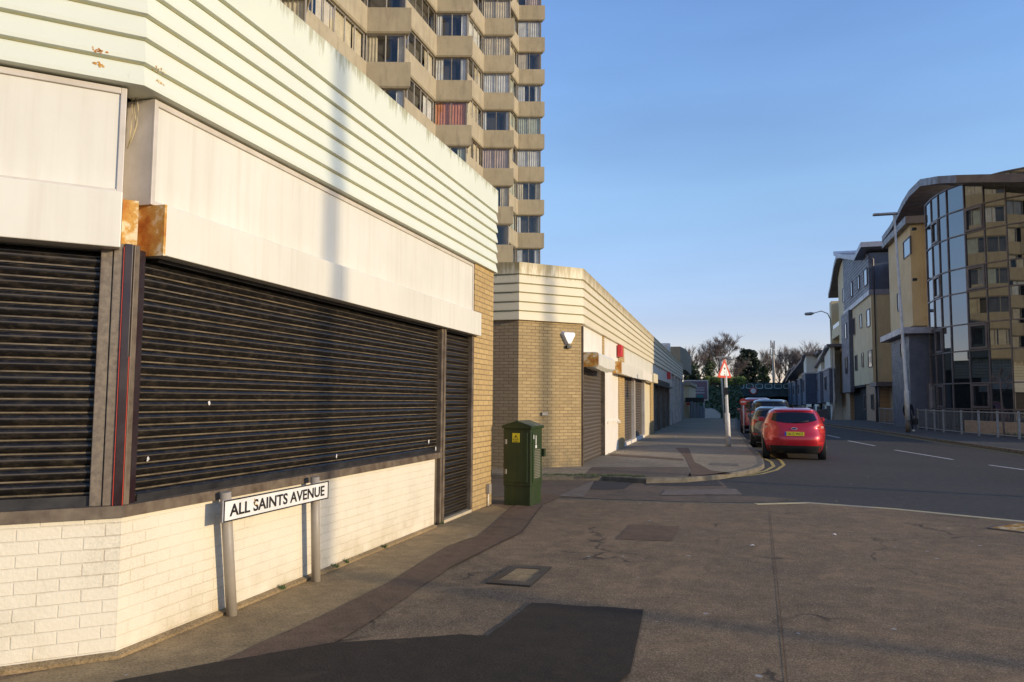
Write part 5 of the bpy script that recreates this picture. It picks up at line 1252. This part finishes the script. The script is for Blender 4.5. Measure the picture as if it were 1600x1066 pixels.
mkcar('parked_car', [(z, a, b*.98, w_*.96, n) for z, a, b, w_, n in hatch], (1.17, 29.2, 0), R(-1), M['carsilver'], 'dark grey car mostly hidden behind the red hatchback', (.78, 3.35), rg=(1.03, 1.37, .86), sw=((.55, 1.5), (1.55, 2.4), (2.45, 3.2)), plate=(None, .7), lights=(.80, 1.02, .3))
mpv = [(.22, .12, 4.4, .84, 5), (.35, .03, 4.5, .90, 5), (.55, 0, 4.55, .92, 5), (.80, .02, 4.5, .925, 5), (1.0, .08, 4.2, .92, 5), (1.12, .12, 3.9, .90, 4.5), (1.3, .2, 3.5, .86, 4.2), (1.5, .3, 3.1, .80, 4), (1.65, .42, 2.8, .74, 3.8), (1.73, .6, 2.6, .66, 3.4), (1.77, .9, 2.3, .5, 3)]
sw_z = (1.15, 1.6)
mkcar('parked_car', mpv, (1.28, 35.2, 0), R(-1), M['carblack'], 'black people carrier parked ahead of the dark grey car', (.8, 3.6), wr=.33, rg=(1.13, 1.62, .86), sw=((.5, 1.5), (1.55, 2.6), (2.65, 3.6)), plate=(None, .75), lights=(.95, 1.25, .2))
mkcar('parked_car', [(z*1.06, a, b, w_*.97, n) for z, a, b, w_, n in mpv], (.85, 42.3, 0), R(-1), M['carpink'], 'faded red van parked furthest along the left kerb', (.8, 3.6), wr=.33, rg=(1.2, 1.7, .8), sw=((.5, 1.5), (2.2, 3.4)), plate=(None, .75), lights=(1.0, 1.4, .1))
# ================================================================== PERSON
pp = gz(1420, 674.5)
def person(loc):
    e = empty('person', loc, 'person in dark clothes and pale shoes carrying a black bag behind the street lamp', 'person')
    J = dict(pel=(0, 0, .93), sp=(0, 0, 1.12), ch=(0, .0, 1.34), nk=(0, .02, 1.5), hd=(0, .0, 1.58), ht=(0, .0, 1.72),
             shl=(-.18, 0, 1.42), ell=(-.24, .03, 1.15), wrl=(-.24, -.08, .92), hnl=(-.235, -.11, .84),
             shr=(.18, 0, 1.42), elr=(.27, .04, 1.15), wrr=(.27, -.05, .92), hnr=(.27, -.08, .83),
             hpl=(-.09, 0, .9), knl=(-.11, -.05, .5), anl=(-.13, .02, .1), tol=(-.14, -.15, .05),
             hpr=(.09, 0, .9), knr=(.12, -.10, .5), anr=(.14, -.12, .1), tor=(.15, -.30, .05))
    rad = dict(pel=.15, sp=.13, ch=.16, nk=.065, hd=.085, ht=.075, shl=.075, ell=.055, wrl=.04, hnl=.035, shr=.075, elr=.055, wrr=.04, hnr=.035, hpl=.10, knl=.065, anl=.045, tol=.04, hpr=.10, knr=.065, anr=.045, tor=.04)
    E = [('pel', 'sp'), ('sp', 'ch'), ('ch', 'nk'), ('nk', 'hd'), ('hd', 'ht'), ('ch', 'shl'), ('shl', 'ell'), ('ell', 'wrl'), ('wrl', 'hnl'), ('ch', 'shr'), ('shr', 'elr'), ('elr', 'wrr'), ('wrr', 'hnr'), ('pel', 'hpl'), ('hpl', 'knl'), ('knl', 'anl'), ('anl', 'tol'), ('pel', 'hpr'), ('hpr', 'knr'), ('knr', 'anr'), ('anr', 'tor')]
    ks = list(J); me = bpy.data.meshes.new('body'); me.from_pydata([J[k] for k in ks], [(ks.index(a), ks.index(b)) for a, b in E], [])
    o = bpy.data.objects.new('body', me); COL.objects.link(o); o.parent = e
    sk = o.modifiers.new('skin', 'SKIN'); me.materials.append(M['cloth'])
    for i, k in enumerate(ks): me.skin_vertices[0].data[i].radius = (rad[k], rad[k]); me.skin_vertices[0].data[i].use_root = (k == 'pel')
    ss = o.modifiers.new('sub', 'SUBSURF'); ss.levels = 2; ss.render_levels = 2
    WL[e] = Vector((0, 0, 0))
    def ell(c, r, name, mat):
        m = MB(); rows = [[(c[0]+r[0]*math.sin(math.pi*i/10)*math.cos(2*math.pi*j/16), c[1]+r[1]*math.sin(math.pi*i/10)*math.sin(2*math.pi*j/16), c[2]+r[2]*math.cos(math.pi*i/10)) for j in range(16)] for i in range(11)]
        m.grid(rows, 0, True, True); return m.build(name, mat, e)
    ell((.0, -.02, 1.63), (.082, .10, .115), 'face', M['skin']); ell((0, .015, 1.67), (.095, .105, .10), 'hair', M['signblack'])
    ell((.0, -.122, 1.62), (.014, .02, .025), 'nose', M['skin'])
    for s_, hx in ((-1, (-.235, -.12, .82)), (1, (.27, -.09, .81))):
        ell(hx, (.03, .04, .055), 'hand', M['skin'])
        for k in range(5): ell((hx[0]+(-.024+.012*k)*s_, hx[1]-.015-(.02 if k == 0 else 0), hx[2]-.05+(.03 if k == 0 else 0)), (.008, .010, .035), 'finger', M['skin'])
    for q in ((-.14, -.08, .055), (.15, -.22, .055)): ell(q, (.055, .15, .06), 'shoe', M['signwhite'])
    m = MB(); m.box((.20, -.28, .38), (.42, .06, .72)); m.build('bag', M['black'], e, bevel=.05)
    m = MB(); m.tube([(.3, -.2, .7), (.28, -.12, .82), (.29, -.02, .7)], .012, 6); m.build('bag_handle', M['black'], e)
    return e
pe_ = person((pp.x+.05, pp.y+.25, .1)); pe_.rotation_euler.z = R(12); pe_.scale = (1, 1, 1)
# ================================================================== BRIDGE, MAST, EMBANKMENT
YBR = 165
br = empty('railway_bridge', (3, YBR, -1.8), 'dark green riveted railway girder bridge across the street', 'bridge')
zb0, zb1, zb2 = onY(1180, 619.5, YBR).z, onY(1180, 609, YBR).z, onY(1180, 598.5, YBR).z
xl, xr = onY(1137, 610, YBR).x, 13
mb = MB(); mb.box((xl, YBR, zb0), (xr, YBR+.5, zb2)); mb.box((xl, YBR-.3, zb0), (xr, YBR, zb0+.15)); mb.box((xl, YBR-.3, zb1), (xr, YBR, zb1+.12)); mb.box((xl, YBR-.25, zb2-.1), (xr, YBR, zb2+.06)); mb.box((xl, YBR+.5, zb0+.2), (xr, YBR+9, zb0+.8))
x = xl
while x < xr: mb.box((x, YBR-.2, zb0+.15), (x+.12, YBR, zb1)); x += 1.9
mb.build('girder', M['bridge'], br)
for k in range(9):
    cx = onY(1157+k*14.6, 603, YBR).x; w_, h_ = .62, .40; zc = (zb1+zb2)/2+.03; mb = MB(); rows = []
    for i in range(25):
        t = 2*math.pi*i/24; sx, sz = math.cos(t), math.sin(t); q = .5
        ox, oz = w_*abs(sx)**q*(1 if sx > 0 else -1), h_*abs(sz)**q*(1 if sz > 0 else -1)
        rows.append([(cx+ox, YBR-.02, zc+oz), (cx+ox*1.16, YBR-.02, zc+oz*1.25), (cx+ox*1.16, YBR+.0, zc+oz*1.25)])
    mb.grid(rows, 0, False); mb.build('parapet_panel', M['bridgemark'], br)
for x0, x1, nm in ((xl-2.5, xl+.4, 'abutment'), (11.2, 14, 'abutment')):
    mb = MB(); mb.box((x0, YBR-.8, -2), (x1, YBR+9, zb1)); mb.build(nm, M['farbrick'], br)
pc = onY(1177, 611, YBR-.3); dd = disc('height_sign', pc, .72, YBR-.35, M['signred'], br); disc('sign_face', pc, .52, YBR-.38, M['signwhite'], dd)
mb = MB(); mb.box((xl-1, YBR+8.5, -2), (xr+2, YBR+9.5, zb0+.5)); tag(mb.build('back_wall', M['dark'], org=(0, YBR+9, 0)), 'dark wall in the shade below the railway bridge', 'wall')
emb = MB(); emb.add([(-90, YBR, -2), (xl-2, YBR, -2), (xl-2, YBR, zb1), (xl-2, YBR+8, zb1), (-90, YBR+8, zb1), (-90, YBR+8, zb1), (-90, 120, -1.9), (xl-4.5, 128, -1.9)], [(7, 6, 4, 3, 2, 1)]) if False else None
emb = MB(); emb.grid([[(-90, 118, -1.9), (xl-3.6, 130, -1.9), (xl-1.5, YBR-.5, -1.9)], [(-90, 128, 2.0), (xl-5, 140, 2.2), (xl-1.5, YBR, 4.2)], [(-90, 134, 4.6), (xl-6, 150, 4.6), (xl-1.5, YBR+9, 4.4)], [(-90, 320, 7), (xl-6, 320, 6), (xl-1.5, 320, 5)]])
tag(emb.build('embankment', M['earth'], org=(-10, 150, 0), fix=False), kind='structure')
emb = MB(); emb.grid([[(12, YBR-.5, -1.9), (90, 150, -1.9)], [(12, YBR+9, 5), (90, 165, 5)], [(12, 320, 6), (90, 320, 6)]]); tag(emb.build('embankment', M['earth'], org=(20, 170, 0), fix=False), kind='structure')
ym = 185; a, b = onY(1209.5, 600, ym), onY(1207, 532, ym)
e = empty('phone_mast', (a.x, ym, 4), 'pale telecoms mast rising above the railway bridge', 'mast')
m = MB(); m.tube([(a.x, ym, 3), (a.x, ym, a.z+2), ((a.x+b.x)/2, ym, (a.z+b.z)/2+1.5), (b.x, ym, b.z-.5)], [.42, .38, .2, .12], 12); m.build('pole', M['postgrey'], e)
for dx, z0_, z1_ in ((-.35, b.z-1.8, b.z), (.35, b.z-2.0, b.z-.1), (-.5, b.z-3.4, b.z-2.0), (.3, b.z-3.4, b.z-2.2)):
    m = MB(); m.box((b.x+dx-.14, ym-.15, z0_), (b.x+dx+.14, ym+.15, z1_)); m.build('antenna', M['postgrey'], e)
m = MB(); m.box((b.x-.5, ym-.05, b.z-1.5), (b.x+.5, ym+.05, b.z-1.4)); m.box((b.x-.6, ym-.05, b.z-2.9), (b.x+.5, ym+.05, b.z-2.8)); m.build('bracket', M['zinclight'], e)
# ================================================================== TREES
def leafcloud(mb, c, r, n, s, mi=0, flat=1):
    for _ in range(n):
        while True:
            q = Vector((random.uniform(-1, 1), random.uniform(-1, 1), random.uniform(-1, 1)))
            if .3 < q.length < 1: break
        p = Vector(c)+Vector((q.x*r[0], q.y*r[1], q.z*r[2])); a = Vector((random.gauss(0, 1), random.gauss(0, 1), random.gauss(0, 1))).normalized(); b = a.orthogonal().normalized(); d = a.cross(b); k = s*random.uniform(.5, 1.3)
        mb.add([p-b*k, p+d*k*.7, p+b*k, p-d*k*.7], [(0, 1, 2, 3)], mi)
def branch(mb, p, d, L, r, lev, tips, spread=.5, up=.25):
    n = 4; pts = [p]; rs = [r]; q = p.copy(); dd = d.copy()
    for i in range(n):
        dd = (dd+Vector((random.gauss(0, .1), random.gauss(0, .1), random.gauss(0, .06)+up*.12))).normalized(); q = q+dd*L/n; pts.append(q.copy()); rs.append(r*(1-.6*(i+1)/n))
    mb.tube(pts, rs, 6 if lev > 2 else 3, caps=False)
    if lev == 0: tips.append(q); return
    k = random.randint(4, 5) if lev > 1 else random.randint(6, 8)
    for j in range(k):
        t = random.uniform(.3, 1); i = min(n-1, int(t*n)); bp = pts[i].lerp(pts[i+1], t*n-i)
        nd = (dd+Vector((random.gauss(0, spread), random.gauss(0, spread), random.gauss(0, spread*.6)+up))).normalized()
        branch(mb, bp, nd, L*random.uniform(.55, .75), max(.022, r*.5), lev-1, tips, spread, up)
def baretree(px, ytop, Y, base_z, label, lev=4, ivy=0, wid=.5, seed=1):
    random.seed(seed); t = onY(px, ytop, Y); H = t.z-base_z
    e = empty('bare_tree', (t.x, Y, base_z), label, 'tree', 'trees beyond the bridge')
    mb = MB(); tips = []; tr = MB(); base = Vector((t.x, Y, base_z)); hts = H*.25
    tr.tube([base, base+Vector((0, 0, hts)), base+Vector((random.uniform(-.3, .3), 0, hts*2))], [H*.028, H*.022, H*.015], 8); tr.build('trunk', M['bark'], e)
    for k in range(7):
        a = random.uniform(0, 6.28); branch(mb, base+Vector((0, 0, hts*random.uniform(.8, 2))), Vector((math.cos(a)*wid, math.sin(a)*wid, 1)).normalized(), H*.34, H*.012, lev-1, tips, wid)
    mb.build('crown', M['twig'], e, fix=False)
    if ivy:
        mb = MB()
        for k in range(ivy):
            z = base_z+H*(.08+.62*k/ivy); leafcloud(mb, (t.x+random.gauss(0, .35+.1*ivy*.02), Y+random.gauss(0, .4), z), (1.1, 1.1, 1.0), 170, .19)
        mb.build('ivy', M['ivy'], e, fix=False)
    return e
M['twig'] = pm('winter_twigs', (.17, .13, .11), (.12, .095, .085), 1, .9)
ZE = 4.4
baretree(1083, 550, 150, 4, 'slim ivy clad bare tree nearest the shop parade', seed=4, ivy=9, wid=.35)
baretree(1107, 545, 155, 4, 'leaning bare tree with ivy left of the tall bare tree', seed=9, ivy=12, wid=.4)
baretree(1124, 530, 158, 4, 'tallest bare tree standing behind the warning sign', lev=5, seed=12, wid=.6)
baretree(1146, 556, 160, 4, 'spreading bare tree right of the warning sign', seed=15, wid=.7)
baretree(1196, 548, 190, 4, 'bare tree just right of the round dark evergreen', seed=18, ivy=6, wid=.5)
for i, (px, yt) in enumerate(((1217, 552), (1228, 546), (1240, 540), (1252, 545), (1262, 540), (1274, 543), (1285, 552))):
    baretree(px, yt, 192+3*(i % 3), 4, ['bare tree directly right of the telecoms mast', 'second bare tree right of the mast', 'third bare tree right of the mast', 'bare tree in the middle of the row above the houses', 'tall bare tree above the terraced house roofs', 'bare tree behind the second roof from the flats', 'bare tree closest to the far street lamp'][i], seed=30+i, wid=.55)
def bushtree(px0, px1, ytop, Y, zb, label, mat, n, name='evergreen_tree', seed=5, s=.28, zt_off=0):
    random.seed(seed); a, b = onY(px0, 600, Y), onY(px1, 600, Y); t = onY((px0+px1)/2, ytop, Y); W = (b.x-a.x)/2; H = t.z-zb; cx = (a.x+b.x)/2
    e = empty(name, (cx, Y, zb), label, 'tree')
    m = MB(); m.tube([(cx, Y, zb), (cx, Y, zb+H*.7)], [.35, .15], 8); m.build('trunk', M['bark'], e)
    mb = MB()
    for k in range(n):
        u = random.uniform(-1, 1); v = random.random()**.8; w_ = math.sqrt(max(0, 1-(v*.95)**2.2)); x = cx+u*W*w_*.85; y = Y+random.uniform(-1, 1)*W*.7*w_; z = zb+H*(.08+v*.82)
        rr = W*random.uniform(.14, .30); leafcloud(mb, (x, y, z), (rr, rr, rr*.8), 90, s)
    mb.build('crown', mat, e, fix=False); return e
bushtree(1146, 1192, 541, 175, 4, 'large round dark evergreen tree behind the bridge', M['leafdark'], 150)
bushtree(1184, 1202, 568, 170, 4, 'smaller ivy green bush beside the dark evergreen', M['ivy'], 50, seed=6)
bushtree(1066, 1100, 578, 146, 3.5, 'low dark leafy mass behind the concrete block', M['leafdark'], 70, seed=7)
random.seed(44)
def hedge(px0, px1, py0, py1, Y, label, mat, dens, d=1.6):
    a, b = onY(px0, py0, Y), onY(px1, py1, Y); mb = MB(); n = int((b.x-a.x)*dens)
    e = empty('hedge', ((a.x+b.x)/2, Y, b.z), label, 'hedge')
    for _ in range(n):
        leafcloud(mb, (random.uniform(a.x, b.x), Y+random.uniform(0, d), random.uniform(b.z, a.z-.25)), (.5, .5, .35), 40, .13)
    mb.build('foliage', mat, e, fix=False)
    m = MB(); m.box((a.x+.2, Y+.3, b.z-.3), (b.x-.2, Y+d-.2, a.z-.5)); m.build('stems', M['bark'], e)
hedge(1102, 1163, 588, 600, 148, 'trimmed green hedge on top of the embankment', M['hedge'], 26)
# ivy bank
mb = MB(); random.seed(50)
for _ in range(900):
    x = onY(random.uniform(1064, 1156), 620, 138).x; t = random.random(); y = 126+t*22; z = -1.6+t*6.0
    leafcloud(mb, (x*(y/138), y, z), (.8, .8, .5), 22, .2)
tag(mb.build('ivy_bank', M['ivy'], org=(-6, 135, 0), fix=False), 'dark ivy covering the railway embankment below the hedge', 'ivy', kind='stuff')
# sapling behind the railing
pS = onY(1566, 600, 41.5); random.seed(61)
e = empty('sapling', (pS.x, 41.5, .1), 'thin leafless sapling behind the railing before the glass tower', 'tree')
m = MB(); m.tube([(pS.x, 41.5, .1), (pS.x-.05, 41.5, 1.6), (pS.x-.1, 41.5, 3.2)], [.05, .04, .02], 8); m.build('trunk', M['twig'], e)
m = MB(); tp2 = []
for k in range(5):
    a = random.uniform(0, 6.28); branch(m, Vector((pS.x-.08, 41.5, random.uniform(1.9, 3.1))), Vector((math.cos(a), math.sin(a), .7)).normalized(), .45, .010, 1, tp2, .5)
m.build('crown', M['twig'], e, fix=False)
# lamp columns on the far corner, right of the view: their shadows fall on the fronts
def offpole(hit, label):
    X = 32.0; y = hit[1]+(X-hit[0])*SUN.y/SUN.x
    e = empty('street_lamp', (X, y, .1), label, 'street lamp', None)
    m = MB(); m.tube([(X, y, 0), (X, y, 1.8), (X, y, 1.82), (X, y, 15)], [.14, .14, .10, .075], 12); m.build('column', M['lampgrey'], e)
    m = MB(); m.box((X-.9, y-.12, 15), (X+.1, y+.12, 15.1)); m.build('lamp_head', M['galv'], e)
h1 = onX(522, 250, -3.61); offpole((h1.x, h1.y), 'steel lamp column across the junction from the corner shop')
h2 = FCh(FCh.hit(853, 600, 0)[0], 0, 0); offpole((h2.x, h2.y), 'steel lamp column across the junction from the brick corner')
# litter specks
random.seed(70)
for i, (x, y, lab) in enumerate(((1175, 853, 'white scrap of litter on the brown pavement near the kerb line'), (1304, 836, 'small white scrap on the asphalt side of the pavement'), (1056, 683, 'white scrap lying on the far pavement'))):
    p = gz(x, y, .105); mb = MB(); n = 7; rr = .03 if i < 2 else .1
    mb.add([(p.x+rr*random.uniform(.6, 1.2)*math.cos(2*math.pi*k/n), p.y+rr*random.uniform(.6, 1.2)*math.sin(2*math.pi*k/n), .106+random.uniform(0, .01)) for k in range(n)]+[(p.x, p.y, .125)], [(k, (k+1) % n, n) for k in range(n)])
    tag(mb.build('litter', M['litter'], org=(p.x, p.y, .104)), lab, 'litter')
